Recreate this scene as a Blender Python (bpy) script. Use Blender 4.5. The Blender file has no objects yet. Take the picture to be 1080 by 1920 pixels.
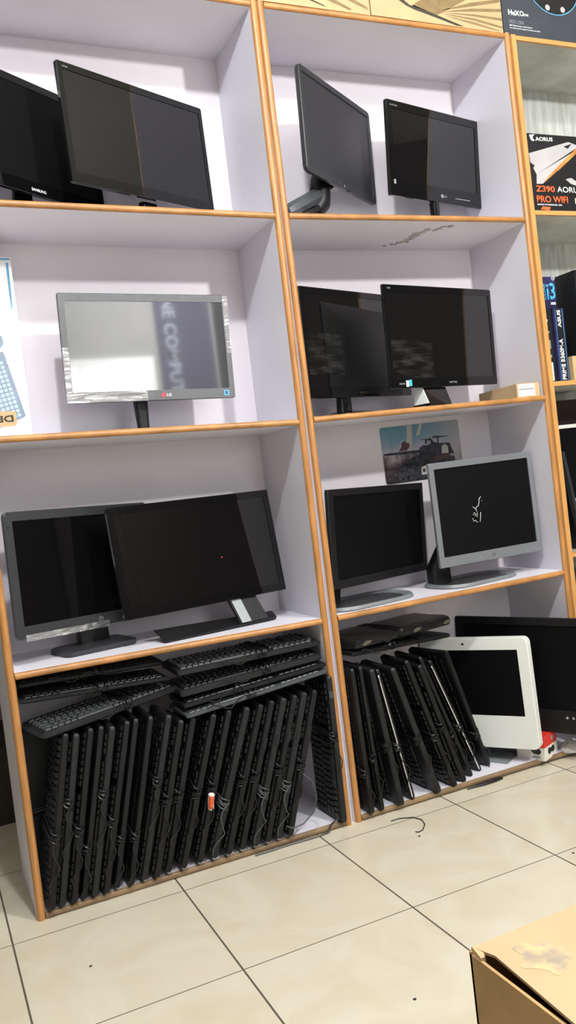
import bpy, bmesh, math, random
from mathutils import Matrix, Vector
random.seed(7)
S = bpy.context.scene
COL = S.collection
PI = math.pi
R = math.radians

# ------------------------------------------------------------------ helpers
def lin(c):
    c = c / 255.0
    return c / 12.92 if c <= 0.04045 else ((c + 0.055) / 1.055) ** 2.4

def rgb(r, g, b):
    return (lin(r), lin(g), lin(b), 1)

MATS = {}
def mat(name, col, rough=0.5, metal=0.0, ior=1.5, noise=0.0, nscale=40, bump=0.0, bscale=200, stretch=None, col2=None, coat=0.0, emit=None):
    m = bpy.data.materials.new(name); m.use_nodes = True
    nt = m.node_tree; b = nt.nodes['Principled BSDF']
    b.inputs['Base Color'].default_value = col
    b.inputs['Roughness'].default_value = rough
    b.inputs['Metallic'].default_value = metal
    b.inputs['IOR'].default_value = ior
    b.inputs['Coat Weight'].default_value = coat
    if noise or bump or col2:
        tc = nt.nodes.new('ShaderNodeTexCoord'); mp = nt.nodes.new('ShaderNodeMapping')
        nt.links.new(tc.outputs['Object'], mp.inputs['Vector'])
        if stretch: mp.inputs['Scale'].default_value = stretch
    if noise or col2:
        n = nt.nodes.new('ShaderNodeTexNoise'); n.inputs['Scale'].default_value = nscale; n.inputs['Detail'].default_value = 6
        nt.links.new(mp.outputs['Vector'], n.inputs['Vector'])
        cr = nt.nodes.new('ShaderNodeValToRGB')
        c2 = col2 if col2 else tuple(x * (1 - noise) for x in col[:3]) + (1,)
        cr.color_ramp.elements[0].position = 0.35; cr.color_ramp.elements[1].position = 0.65
        cr.color_ramp.elements[0].color = c2; cr.color_ramp.elements[1].color = col
        nt.links.new(n.outputs['Fac'], cr.inputs['Fac'])
        nt.links.new(cr.outputs['Color'], b.inputs['Base Color'])
    if bump:
        n2 = nt.nodes.new('ShaderNodeTexNoise'); n2.inputs['Scale'].default_value = bscale; n2.inputs['Detail'].default_value = 3
        nt.links.new(mp.outputs['Vector'], n2.inputs['Vector'])
        bp = nt.nodes.new('ShaderNodeBump'); bp.inputs['Strength'].default_value = bump; bp.inputs['Distance'].default_value = 0.002
        nt.links.new(n2.outputs['Fac'], bp.inputs['Height']); nt.links.new(bp.outputs['Normal'], b.inputs['Normal'])
    MATS[name] = m
    return m

class G:
    """collects shapes of one part in a bmesh"""
    def __init__(s, M=None):
        s.bm = bmesh.new(); s.M = M or Matrix.Identity(4)
    def v(s, p):
        return s.bm.verts.new(s.M @ Vector(p))
    def face(s, vs):
        try: return s.bm.faces.new(vs)
        except ValueError: return None
    def poly(s, pts):
        return s.face([s.v(p) for p in pts])
    def hexa(s, p):
        v = [s.v(q) for q in p]   # 0-3 bottom ccw, 4-7 top ccw
        for f in ((3, 2, 1, 0), (4, 5, 6, 7), (0, 1, 5, 4), (1, 2, 6, 5), (2, 3, 7, 6), (3, 0, 4, 7)):
            s.face([v[i] for i in f])
        return s
    def box(s, x0, x1, y0, y1, z0, z1):
        return s.hexa([(x0, y0, z0), (x1, y0, z0), (x1, y1, z0), (x0, y1, z0), (x0, y0, z1), (x1, y0, z1), (x1, y1, z1), (x0, y1, z1)])
    def loft(s, loops, c0=True, c1=True, closed=True):
        L = [[s.v(p) for p in lp] for lp in loops]
        n = len(L[0])
        for a, b in zip(L, L[1:]):
            for i in range(n if closed else n - 1):
                j = (i + 1) % n
                s.face([a[i], a[j], b[j], b[i]])
        if c0: s.face(list(reversed(L[0])))
        if c1: s.face(L[-1])
        return s
    def tube(s, pts, r, n=6, cap=True):
        pts = [Vector(p) for p in pts]; loops = []
        up = Vector((0, 0, 1)); prev = None
        for i, p in enumerate(pts):
            d = (pts[min(i + 1, len(pts) - 1)] - pts[max(i - 1, 0)]).normalized()
            if prev is None:
                a = up if abs(d.z) < 0.9 else Vector((1, 0, 0))
                x = d.cross(a).normalized()
            else:
                x = (prev - d * prev.dot(d)).normalized()
            prev = x; y = d.cross(x)
            rr = r[i] if isinstance(r, (list, tuple)) else r
            loops.append([p + x * (math.cos(2 * PI * k / n) * rr) + y * (math.sin(2 * PI * k / n) * rr) for k in range(n)])
        return s.loft(loops, cap, cap)
    def build(s, name, m, parent=None, bevel=0, smooth=35, segs=2):
        if bevel:
            bmesh.ops.bevel(s.bm, geom=[e for e in s.bm.edges if len(e.link_faces) == 2 and e.calc_face_angle(0) > 0.5], offset=bevel, segments=segs, affect='EDGES', clamp_overlap=True)
        bmesh.ops.recalc_face_normals(s.bm, faces=s.bm.faces)
        me = bpy.data.meshes.new(name); s.bm.to_mesh(me); s.bm.free()
        if smooth:
            me.shade_smooth(); me.set_sharp_from_angle(angle=R(smooth))
        me.materials.append(m)
        o = bpy.data.objects.new(name, me); COL.objects.link(o)
        if parent: o.parent = parent
        return o

def rr(w, h, r, n=5, cx=0, cz=0, y=0):
    """rounded rectangle loop in the xz plane (front view), counter-clockwise"""
    r = max(r, 1e-5); pts = []
    for qx, qz, a0 in ((1, 1, 0), (-1, 1, 90), (-1, -1, 180), (1, -1, 270)):
        for k in range(n + 1):
            a = R(a0 + 90 * k / n)
            pts.append((cx + qx * (w / 2 - r) + r * math.cos(a), y, cz + qz * (h / 2 - r) + r * math.sin(a)))
    return pts

def rrh(w, d, r, n=5, cx=0, cy=0, z=0):
    return [(x, yy, z) for x, _, yy in rr(w, d, r, n, cx, cy)]

def ell(a, b, z, cx=0, cy=0, n=40):
    return [(cx + a * math.cos(2 * PI * k / n), cy + b * math.sin(2 * PI * k / n), z) for k in range(n)]

def thing(name, label, cat, loc=(0, 0, 0), rot=None, group=None):
    o = bpy.data.objects.new(name, None); COL.objects.link(o)
    o.empty_display_size = 0.05
    if rot is not None:
        o.matrix_world = Matrix.Translation(loc) @ (rot.to_4x4() if hasattr(rot, 'to_4x4') else Matrix.Rotation(rot, 4, 'Z'))
    else:
        o.location = loc
    tag(o, label, cat, group)
    return o

def tag(o, label, cat, group=None):
    o['label'] = label; o['category'] = cat
    if group: o['group'] = group
    return o

def text(name, body, m, parent, M, w=None, h=None, bold=0.0, extrude=0.0003, align='LEFT', rot180=False, mirror=False):
    """text laid on a front (xz) plane: M maps local (x right, y depth, z up); fitted to width w and height h, lower left at M's origin"""
    cu = bpy.data.curves.new(name, 'FONT'); cu.body = body; cu.size = 1.0; cu.offset = bold; cu.extrude = 0
    cu.resolution_u = 3
    o = bpy.data.objects.new('tmp_text', cu); COL.objects.link(o)
    dg = bpy.context.evaluated_depsgraph_get(); dg.update()
    me = bpy.data.meshes.new_from_object(o.evaluated_get(dg))
    bpy.data.objects.remove(o); bpy.data.curves.remove(cu)
    xs = [v.co.x for v in me.vertices]; ys = [v.co.y for v in me.vertices]
    x0, x1, y0, y1 = min(xs), max(xs), min(ys), max(ys)
    sx = (w / (x1 - x0)) if w else None; sy = (h / (y1 - y0)) if h else None
    if sx is None: sx = sy
    if sy is None: sy = sx
    bm = bmesh.new(); bm.from_mesh(me)
    geom = bmesh.ops.extrude_face_region(bm, geom=bm.faces[:])
    top = [e for e in geom['geom'] if isinstance(e, bmesh.types.BMVert)]
    for v in bm.verts: v.co.z = 0
    for v in top: v.co.z = extrude
    for v in bm.verts:
        x, y, z = (v.co.x - x0) * sx, (v.co.y - y0) * sy, v.co.z
        if mirror: x = (x1 - x0) * sx - x
        if rot180: x, y = (x1 - x0) * sx - x, (y1 - y0) * sy - y
        v.co = M @ Vector((x, -z, y))
    bmesh.ops.recalc_face_normals(bm, faces=bm.faces)
    bm.to_mesh(me); bm.free(); me.name = name
    me.materials.clear(); me.materials.append(m)
    o = bpy.data.objects.new(name, me); COL.objects.link(o)
    if parent: o.parent = parent
    return o

def T(x, y, z): return Matrix.Translation((x, y, z))

# ------------------------------------------------------------------ materials
LAM = mat('lavender_white_laminate', rgb(222, 220, 229), 0.42, noise=0.03, nscale=6, bump=0.05, bscale=300)
LAMB = mat('pinkish_white_back_laminate', rgb(226, 220, 226), 0.5, noise=0.03, nscale=5, bump=0.05, bscale=250)
WOOD = mat('varnished_orange_wood', rgb(184, 130, 74), 0.38, noise=0.35, nscale=5, stretch=(3, 3, 3), bump=0.12, bscale=30)
WOODV = mat('varnished_orange_wood_upright', rgb(182, 128, 73), 0.38, noise=0.32, nscale=9, stretch=(14, 14, 0.9), bump=0.1, bscale=30)
WOODC = mat('light_orange_wood', rgb(204, 152, 89), 0.42, noise=0.25, nscale=9, stretch=(14, 14, 1.0), bump=0.08, bscale=30)
WOODCH = mat('light_orange_wood_rail', rgb(203, 151, 88), 0.42, noise=0.25, nscale=9, stretch=(1.0, 14, 14), bump=0.08, bscale=30)
WOODD = mat('scuffed_dull_wood', rgb(138, 112, 80), 0.6, noise=0.4, nscale=7, bump=0.15, bscale=40)
GRAIN = mat('grey_woodgrain_laminate', rgb(205, 207, 203), 0.5, nscale=7, stretch=(1.0, 1.0, 9), col2=rgb(172, 174, 166))
GRAINV = mat('grey_woodgrain_laminate_upright', rgb(205, 208, 204), 0.5, nscale=7, stretch=(9, 9, 1.0), col2=rgb(176, 178, 170))
GLOSS = mat('gloss_black_plastic', rgb(10, 10, 11), 0.07, ior=1.55)
SCRG = mat('gloss_black_screen', rgb(9, 9, 10), 0.03, ior=1.75)
SCRM = mat('matte_black_screen', rgb(5, 5, 6), 0.55, ior=1.22)
SCRD = mat('matte_charcoal_screen', rgb(38, 38, 42), 0.42, ior=1.5)
SCRF = mat('film_covered_screen', rgb(56, 58, 62), 0.045, ior=2.9)
MATTE = mat('matte_black_plastic', rgb(13, 13, 15), 0.45, ior=1.42, bump=0.06, bscale=700)
CHAR = mat('charcoal_plastic', rgb(42, 43, 46), 0.4, bump=0.08, bscale=600)
DGREY = mat('dark_grey_plastic', rgb(62, 66, 70), 0.45, bump=0.06, bscale=500)
SILV = mat('silver_grey_plastic', rgb(122, 125, 130), 0.35, metal=0.3, bump=0.04, bscale=500)
CHROME = mat('bright_metal', rgb(215, 218, 220), 0.22, metal=0.9)
SATIN = mat('satin_aluminium', rgb(148, 154, 156), 0.4, metal=0.25, noise=0.1, nscale=30, stretch=(20, 20, 1))
WHITEP = mat('white_plastic', rgb(226, 228, 222), 0.32)
BRUSH = mat('brushed_dark_bezel', rgb(58, 60, 64), 0.3, ior=1.6, noise=0.45, nscale=10, stretch=(4, 4, 40), bump=0.25, bscale=40)
KBODY = mat('keyboard_black_plastic', rgb(15, 15, 17), 0.46, ior=1.38, bump=0.1, bscale=500, noise=0.2, nscale=25)
KBODY2 = mat('keyboard_worn_charcoal_plastic', rgb(25, 26, 28), 0.48, ior=1.4, bump=0.1, bscale=500, noise=0.25, nscale=18)
KEYM = mat('keycap_black_plastic', rgb(12, 12, 14), 0.4, ior=1.4, bump=0.05, bscale=600)
KEYG = mat('keycap_grey_plastic', rgb(58, 61, 63), 0.4)
CABLE = mat('black_cable_rubber', rgb(22, 22, 24), 0.35)
CABLEG = mat('grey_cable_rubber', rgb(70, 72, 74), 0.4)
CARD = mat('brown_cardboard', rgb(190, 162, 120), 0.85, noise=0.12, nscale=12, bump=0.15, bscale=120)
CARDD = mat('dark_brown_cardboard', rgb(182, 147, 100), 0.88, noise=0.2, nscale=8, bump=0.15, bscale=120)
INKD = mat('dark_print_ink', rgb(58, 52, 44), 0.75)
INKB = mat('brown_print_ink', rgb(134, 113, 76), 0.8, noise=0.2, nscale=30)
WPAPER = mat('white_paper', rgb(240, 241, 242), 0.6)
WHITET = mat('white_print', rgb(235, 236, 238), 0.6)
GREYT = mat('grey_print', rgb(140, 142, 146), 0.6)
BLKBOX = mat('black_printed_card', rgb(26, 26, 28), 0.38, noise=0.15, nscale=20)
SLATE = mat('slate_printed_card', rgb(58, 63, 70), 0.45, noise=0.12, nscale=12)
ORANGE = mat('orange_print', rgb(240, 100, 52), 0.5)
ORANGE2 = mat('amber_print', rgb(226, 146, 70), 0.5, noise=0.5, nscale=30)
PALE = mat('pale_grey_print', rgb(182, 180, 180), 0.45, noise=0.15, nscale=8)
RED = mat('red_printed_card', rgb(206, 48, 40), 0.45)
WCARD = mat('white_printed_card', rgb(224, 221, 214), 0.5)
NAVY = mat('navy_printed_card', rgb(22, 25, 48), 0.4, nscale=14, col2=rgb(46, 42, 92))
CYAN = mat('cyan_print', rgb(66, 178, 216), 0.5)
BLUEP = mat('blue_print', rgb(96, 170, 214), 0.5, noise=0.25, nscale=60)
LREDM = mat('red_logo_print', rgb(208, 52, 62), 0.5)
PURP = mat('purple_streak_print', rgb(136, 84, 160), 0.5)
KPIC = mat('slate_blue_print', rgb(128, 142, 160), 0.5, noise=0.15, nscale=20)
TEAL = mat('pale_teal_print', rgb(170, 200, 204), 0.5)
BAGM = mat('crinkled_white_plastic_bag', rgb(214, 214, 206), 0.25, noise=0.2, nscale=25, bump=0.8, bscale=40)
DARKC = mat('dark_brown_card', rgb(64, 54, 44), 0.8, noise=0.3, nscale=8)
MAROON = mat('dark_maroon_card', rgb(44, 22, 24), 0.5, noise=0.3, nscale=10)
SOOT = mat('brown_soot_stain', rgb(140, 118, 106), 0.8, noise=0.25, nscale=60)
INKS = mat('silver_marker_ink', rgb(205, 206, 208), 0.5)

def film_mat(name, alpha, scale, bump, patchy=False):
    m = bpy.data.materials.new(name); m.use_nodes = True; nt = m.node_tree
    for n in list(nt.nodes): nt.nodes.remove(n)
    out = nt.nodes.new('ShaderNodeOutputMaterial'); mx = nt.nodes.new('ShaderNodeMixShader')
    tr = nt.nodes.new('ShaderNodeBsdfTransparent'); gl = nt.nodes.new('ShaderNodeBsdfGlossy')
    gl.inputs['Roughness'].default_value = 0.12; gl.inputs['Color'].default_value = (1, 1, 1, 1)
    tc = nt.nodes.new('ShaderNodeTexCoord'); mp = nt.nodes.new('ShaderNodeMapping'); mp.inputs['Scale'].default_value = scale
    mp.inputs['Rotation'].default_value = (0, 0.45, 0)
    no = nt.nodes.new('ShaderNodeTexNoise'); no.inputs['Scale'].default_value = 9; no.inputs['Detail'].default_value = 5; no.inputs['Distortion'].default_value = 1.2
    bp = nt.nodes.new('ShaderNodeBump'); bp.inputs['Strength'].default_value = bump; bp.inputs['Distance'].default_value = 0.012
    nt.links.new(tc.outputs['Object'], mp.inputs['Vector']); nt.links.new(mp.outputs['Vector'], no.inputs['Vector'])
    nt.links.new(no.outputs['Fac'], bp.inputs['Height']); nt.links.new(bp.outputs['Normal'], gl.inputs['Normal'])
    no2 = nt.nodes.new('ShaderNodeTexNoise'); no2.inputs['Scale'].default_value = 14; no2.inputs['Detail'].default_value = 4
    mr = nt.nodes.new('ShaderNodeMapRange'); mr.inputs['From Min'].default_value = .42 if patchy else 0; mr.inputs['From Max'].default_value = .66 if patchy else .01; mr.inputs['To Max'].default_value = alpha
    nt.links.new(mp.outputs['Vector'], no2.inputs['Vector']); nt.links.new(no2.outputs['Fac'], mr.inputs['Value']); nt.links.new(mr.outputs[0], mx.inputs[0])
    nt.links.new(tr.outputs[0], mx.inputs[1]); nt.links.new(gl.outputs[0], mx.inputs[2]); nt.links.new(mx.outputs[0], out.inputs['Surface'])
    MATS[name] = m
    return m
FILM = film_mat('crinkled_clear_film', 0.14, (.8, .8, 4), 1.0, True)
FILM2 = film_mat('bright_creased_clear_film', 0.3, (1.5, 1.5, 10), 1.0)

def floor_material():
    m = bpy.data.materials.new('cream_floor_tiles'); m.use_nodes = True; nt = m.node_tree; b = nt.nodes['Principled BSDF']
    N = nt.nodes.new; Lk = nt.links.new
    tc = N('ShaderNodeTexCoord'); mp = N('ShaderNodeMapping'); mp.vector_type = 'POINT'
    ts = 0.43706
    mp.inputs['Location'].default_value = (-0.36694 / ts, 0.0857 / ts, 0); mp.inputs['Scale'].default_value = (1 / ts, 1 / ts, 1)
    Lk(tc.outputs['Object'], mp.inputs['Vector'])
    sep = N('ShaderNodeSeparateXYZ'); Lk(mp.outputs['Vector'], sep.inputs[0])
    def mth(op, a, bb=None):
        n = N('ShaderNodeMath'); n.operation = op
        for i, x in enumerate((a, bb)):
            if x is None: continue
            if isinstance(x, (int, float)): n.inputs[i].default_value = x
            else: Lk(x, n.inputs[i])
        return n.outputs[0]
    masks = []
    for ax, wd in (('X', 0.0052), ('Y', 0.0034)):
        fr = mth('FRACT', sep.outputs[ax]); d = mth('ABSOLUTE', mth('SUBTRACT', fr, 0.5)); masks.append(mth('GREATER_THAN', d, 0.5 - wd))
    grout = mth('MAXIMUM', masks[0], masks[1])
    fl = N('ShaderNodeVectorMath'); fl.operation = 'FLOOR'; Lk(mp.outputs['Vector'], fl.inputs[0])
    wn = N('ShaderNodeTexWhiteNoise'); Lk(fl.outputs[0], wn.inputs['Vector'])
    off = N('ShaderNodeVectorMath'); off.operation = 'SCALE'; Lk(wn.outputs['Color'], off.inputs[0]); off.inputs['Scale'].default_value = 7
    ad = N('ShaderNodeVectorMath'); Lk(tc.outputs['Object'], ad.inputs[0]); Lk(off.outputs[0], ad.inputs[1])
    n1 = N('ShaderNodeTexNoise'); n1.inputs['Scale'].default_value = 4.5; n1.inputs['Detail'].default_value = 7; n1.inputs['Distortion'].default_value = 1.4; Lk(ad.outputs[0], n1.inputs['Vector'])
    cr = N('ShaderNodeValToRGB'); e = cr.color_ramp.elements
    e[0].position = 0.3; e[0].color = rgb(198, 188, 164); e[1].position = 0.7; e[1].color = rgb(210, 203, 185)
    Lk(n1.outputs['Fac'], cr.inputs['Fac'])
    mx = N('ShaderNodeMix'); mx.data_type = 'RGBA'; Lk(grout, mx.inputs[0]); Lk(cr.outputs['Color'], mx.inputs[6]); mx.inputs[7].default_value = rgb(92, 82, 72)
    Lk(mx.outputs[2], b.inputs['Base Color'])
    b.inputs['Roughness'].default_value = 0.22; b.inputs['IOR'].default_value = 1.45
    bp = N('ShaderNodeBump'); bp.inputs['Strength'].default_value = 0.3; bp.inputs['Distance'].default_value = 0.002; bp.invert = True
    Lk(grout, bp.inputs['Height']); Lk(bp.outputs['Normal'], b.inputs['Normal'])
    return m

# ------------------------------------------------------------------ room
def struct(o):
    o['kind'] = 'structure'; return o
X0, X1, Y0, Y1, ZC = -2.4, 5.2, -3.9, 1.35, 3.12
FLOORM = floor_material()
PAINT = mat('pale_wall_paint', rgb(206, 205, 200), 0.8, noise=0.05, nscale=3, bump=0.05, bscale=90)
PAINTF = mat('grey_wall_paint', rgb(160, 160, 158), 0.75, noise=0.1, nscale=2)
CEIL = mat('white_ceiling_paint', rgb(205, 204, 200), 0.85, noise=0.04, nscale=3)
struct(G().box(X0 - .1, X1 + .1, Y0 - .1, Y1 + .1, -0.1, 0).build('floor', FLOORM))
struct(G().box(X0 - .1, X1 + .1, Y0 - .1, Y1 + .1, ZC, ZC + .1).build('ceiling', CEIL))
struct(G().box(X0 - .1, X1 + .1, Y1, Y1 + .1, 0, ZC).build('wall_back', PAINT))
struct(G().box(X0 - .1, X1 + .1, Y0 - .1, Y0, 0, ZC).build('wall_front', PAINTF))
DARKW = mat('dark_wall_paint', rgb(74, 70, 66), 0.8, noise=0.1, nscale=2)
struct(G().box(X0 - .1, X0, Y0, Y1, 0, ZC).build('wall_left', DARKW))
struct(G().box(X1, X1 + .1, Y0, Y1, 0, ZC).build('wall_right', DARKW))

# window in the wall facing the shelves
wf = struct(G().box(.62, 1.62, Y0 - .001, Y0 + .02, 1.02, 2.12).build('window_1', mat('daylit_window_pane', rgb(230, 236, 240), .3)))
wn = MATS['daylit_window_pane'].node_tree.nodes['Principled BSDF']
wn.inputs['Emission Color'].default_value = (.93, .97, 1, 1); wn.inputs['Emission Strength'].default_value = 4.0
g = G()
for q in ((.56, .62, .96, 2.18), (1.62, 1.68, .96, 2.18), (.62, 1.62, .96, 1.02), (.62, 1.62, 2.12, 2.18), (1.10, 1.14, 1.02, 2.12)):
    g.box(q[0], q[1], Y0, Y0 + .05, q[2], q[3])
struct(g.build('trim_1', WPAPER, bevel=.003))

# a shop sign seen only as a reflection in the film-covered screen
BANM = mat('dark_violet_banner_cloth', rgb(70, 68, 88), 0.7)
BANT = mat('pale_banner_lettering', rgb(170, 172, 190), 0.7)
bn = thing('hanging_banner', 'dark violet vertical shop banner on the wall facing the shelves', 'banner', (1.93, Y0 + 0.02, 1.2))
G().box(-0.19, 0.26, -0.006, 0.0, 0, 1.8).build('banner_cloth', BANM, bn, bevel=0.002)
text('lettering', 'NE COMPUTE', BANT, bn, Matrix(((0, 0, 1, -.13), (0, -1, 0, .001), (-1, 0, 0, 1.44), (0, 0, 0, 1))), w=.82, h=.105, bold=.03, extrude=0.001)

dk = thing('added_dark_cupboard', 'added tall dark cupboard, unseen, darkening the screen reflections right of the banner', 'cupboard', (3.70, Y0 + .005, 0))  # added out of view so the glossy screens mirror something dark
DKW = mat('dark_stained_wood', rgb(74, 67, 63), 0.55, noise=0.3, nscale=6, stretch=(8, 8, 1))
G().box(-1.48, 1.4, 0, .34, 0, 3.05).build('cupboard_body', DKW, dk, bevel=.004)
for k in range(4):
    dr = G().box(-1.46 + .715 * k, -.755 + .715 * k, .3405, .362, .08, 3.0).build('door', DKW, dk, bevel=.003)
    G().tube([(-.80 + .715 * k, .372, 1.2), (-.80 + .715 * k, .372, 1.35)], .006, 8).build('handle', MATTE, dr)

# ------------------------------------------------------------------ cabinets
H = 0.018
TR = 0.0214
DP = 0.3077
def nosing_h(x0, z0, x1, z1, name, m, parent, flat=False):
    """half-round strip along the front edge of a shelf, z0/z1 = top of the board at each end"""
    g = G(); n = 8
    loops = []
    for x, z in ((x0, z0), (x1, z1)):
        c = z - H / 2
        if flat: loops.append([(x, 0, c + H / 2), (x, -0.007, c + H / 2 - .0015), (x, -0.0075, c - H / 2 + .0015), (x, 0, c - H / 2)])
        else: loops.append([(x, -0.009 * math.sin(PI * k / n), c + (H / 2) * math.cos(PI * k / n)) for k in range(n + 1)])
    return g.loft(loops).build(name, m, parent, smooth=50)

def nosing_v(xc, z0, z1, name, m, parent, w=TR, flat=False):
    g = G(); n = 8; loops = []
    for z in (z0, z1):
        if flat: loops.append([(xc - w / 2, 0, z), (xc - w / 2 + .0015, -0.0085, z), (xc + w / 2 - .0015, -0.0085, z), (xc + w / 2, 0, z)])
        else: loops.append([(xc - (w / 2) * math.cos(PI * k / n), -0.010 * math.sin(PI * k / n), z) for k in range(n + 1)])
    return g.loft(loops).build(name, m, parent, smooth=50)

def cabinet(name, label, root_M, W, tops, ztop, lam, lamb, nv, nh, flat=False, back=True, backm=None):
    """tops: list of (z at left, z at right) for the upper faces of the shelves, from the bottom board up"""
    r = thing(name, label, 'shelf cabinet', root_M.translation, root_M.to_3x3(), 'tall open shelf cabinets')
    zt = max(ztop) + H
    for x0 in (0, W - TR):
        p = G().box(x0, x0 + TR, 0, DP + .006, 0, (ztop[0] if x0 == 0 else ztop[1]) + H).build('side_panel', lam, r)
        nosing_v(x0 + TR / 2, 0, (ztop[0] if x0 == 0 else ztop[1]) + H, 'edge_strip', nv, p, flat=flat)
    G().box(TR, W - TR, DP, DP + .006, 0.0, zt - H).build('back_panel', lamb, r)
    for i, (za, zb) in enumerate(tops + [(ztop[0] + H, ztop[1] + H)]):
        x0, x1 = TR, W - TR
        s = G().hexa([(x0, 0, za - H), (x1, 0, zb - H), (x1, DP, zb - H), (x0, DP, za - H), (x0, 0, za), (x1, 0, zb), (x1, DP, zb), (x0, DP, za)])
        nm = 'bottom_board' if i == 0 else ('top_board' if i == len(tops) else 'shelf')
        o = s.build(nm, lam, r)
        nosing_h(x0, za, x1, zb, 'edge_strip', WOODD if i == 0 else nh, o, flat=flat)
    return r

CA = cabinet('display_shelf_cabinet', 'left white open shelf cabinet with wood edging, six monitors and a bin of keyboards', T(0, 0, 0), 0.92,
             [(H, H), (.6405, .6295), (1.2457, 1.2235), (1.8468, 1.8290)], (2.436, 2.4225), LAM, LAMB, WOODV, WOOD)
def zA(k, x):
    a, b = {4: (.6405, .6295), 3: (1.2457, 1.2235), 2: (1.8468, 1.8290), 5: (H, H)}[k]
    return a + (b - a) * (x - .0214) / .877
PHI = 0.0058
MB_ = Matrix(((math.cos(PHI), 0, -math.sin(PHI), 0.9344), (0, 1, 0, 0), (math.sin(PHI), 0, math.cos(PHI), 0.0005), (0, 0, 0, 1)))
TB = {4: .6285, 3: 1.2275, 2: 1.8292, 5: H}
CB = cabinet('display_shelf_cabinet', 'middle white open shelf cabinet with wood edging, tank poster and white computer', MB_, 0.92,
             [(H, H), (.6285, .6285), (1.2265, 1.2285), (1.8287, 1.8297)], (2.4225, 2.4225), LAM, LAMB, WOODV, WOOD)
def zB(k, x):
    return 0.0005 + TB[k] + (x - 0.9344) * PHI
# grey filler strip that closes the gap between the two white cabinets
G().hexa([(-0.0139, .014, 0), (-.0002, .014, 0), (-.0002, .05, 0), (-.0139, .05, 0), (-.0006, .014, 2.43), (-.0002, .014, 2.43), (-.0002, .05, 2.43), (-.0006, .05, 2.43)]).build('filler_strip', LAM, CB)
MC_ = MB_ @ T(0.9222, 0, 0)
CC = cabinet('display_shelf_cabinet', 'right grey woodgrain open shelf cabinet with light wood edging and computer parts boxes', MC_, 0.90,
             [(H, H), (.6835, .6835), (1.272, 1.272), (1.8535, 1.8535)], (2.419, 2.419), GRAIN, GRAINV, WOODC, WOODCH, flat=True)
def zC(k, x):
    return {4: .6835, 3: 1.272, 2: 1.8535, 1: 2.419 + H}[k] + .0005 + (x - 0.9344) * PHI

# stains
def blob(n, rx, ry, seed, jag=.4):
    rnd = random.Random(seed); return [(rx * (1 - jag * rnd.random()) * math.cos(2 * PI * k / n), ry * (1 - jag * rnd.random()) * math.sin(2 * PI * k / n)) for k in range(n)]
def stain(name, pts, z, parent, m, inv):
    g = G(inv); g.loft([[(x, y, z) for x, y in pts], [(x, y, z - .0004) for x, y in pts]]); return g.build(name, m, parent, smooth=0)
invB = MB_.inverted()
rs = random.Random(21); zz_ = zB(2, 1.48) - H
SOOT2 = mat('faint_soot_stain', rgb(190, 180, 178), 0.8, noise=0.2, nscale=60)
for k in range(26):
    t = k / 25.0
    px_, py_ = 1.436 + .095 * t + rs.uniform(-.012, .012) + .02 * math.sin(t * 7), .255 - .205 * t + rs.uniform(-.010, .010)
    m_ = SOOT if (t < .14 or (k % 3 == 0 and t < .7)) else SOOT2
    sz = rs.uniform(.006, .016) * (1.25 if m_ is SOOT2 else .7)
    stain('burn_stain', [(px_ + x * 1.0, py_ + y * 1.2) for x, y in blob(11, sz, sz, 40 + k, .55)], zz_ - .0002 - .00002 * k, CB, m_, invB)

# ------------------------------------------------------------------ monitors
def monitor(name, label, c, yaw, tilt, roll, W, Hh, bez, sz, frame_m, screen_m, back_m, cat='monitor', edge=.012, back=.045, rc=.008, binset=.06, bow=0.0, group=None, recess=.002):
    root = thing(name, label, cat, (c[0], c[1], sz), R(yaw), group)
    Mp = T(0, 0, c[2] - sz) @ Matrix.Rotation(-R(tilt), 4, 'X') @ Matrix.Rotation(R(roll), 4, 'Y')
    l, r, t, b = bez
    iw, ih = W - l - r, Hh - t - b; icx, icz = (l - r) / 2, (b - t) / 2
    def df(lp):
        return [(x, y, z - (bow * (1 - (2 * x / W) ** 2) * max(0, min(1, (-(z) / (Hh / 2)))) ** 2 if z < 0 else 0)) for x, y, z in lp]
    g = G(Mp)
    loops = [rr(iw, ih, .002, 5, icx, icz, recess + .001), rr(iw, ih, .002, 5, icx, icz, .0003), rr(W - .003, Hh - .003, rc, 5, 0, 0, 0), rr(W, Hh, rc, 5, 0, 0, .0015), rr(W, Hh, rc, 5, 0, 0, edge)]
    g.loft([loops[0], loops[1]] + [df(q) for q in loops[2:]], False, False)
    fr = g.build('bezel', frame_m, root)
    g = G(Mp)
    g.loft([df(rr(W, Hh, rc, 5, 0, 0, edge)), df(rr(W - .012, Hh - .012, rc, 5, 0, 0, edge + .006)), rr(W - 2 * binset, Hh - 2 * binset, .02, 5, 0, 0, back - .006), rr(W - 2 * binset - .02, Hh - 2 * binset - .02, .02, 5, 0, 0, back)], False, True)
    g.build('rear_casing', back_m, root)
    g = G(Mp); g.box(icx - iw / 2, icx + iw / 2, recess, recess + .002, icz - ih / 2, icz + ih / 2)
    g.build('screen', screen_m, root, smooth=0)
    return root, Mp

def disc(g, cx, cz, r, y0=-.0006, y1=.001, n=24):
    g.loft([[(cx + r * math.cos(2 * PI * k / n), y, cz + r * math.sin(2 * PI * k / n)) for k in range(n)] for y in (y1, y0)])
    return g

def flat(g, pts, y0, y1):
    """prism from an xz outline"""
    g.loft([[(x, y1, z) for x, z in pts], [(x, y0, z) for x, z in pts]]); return g

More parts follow.
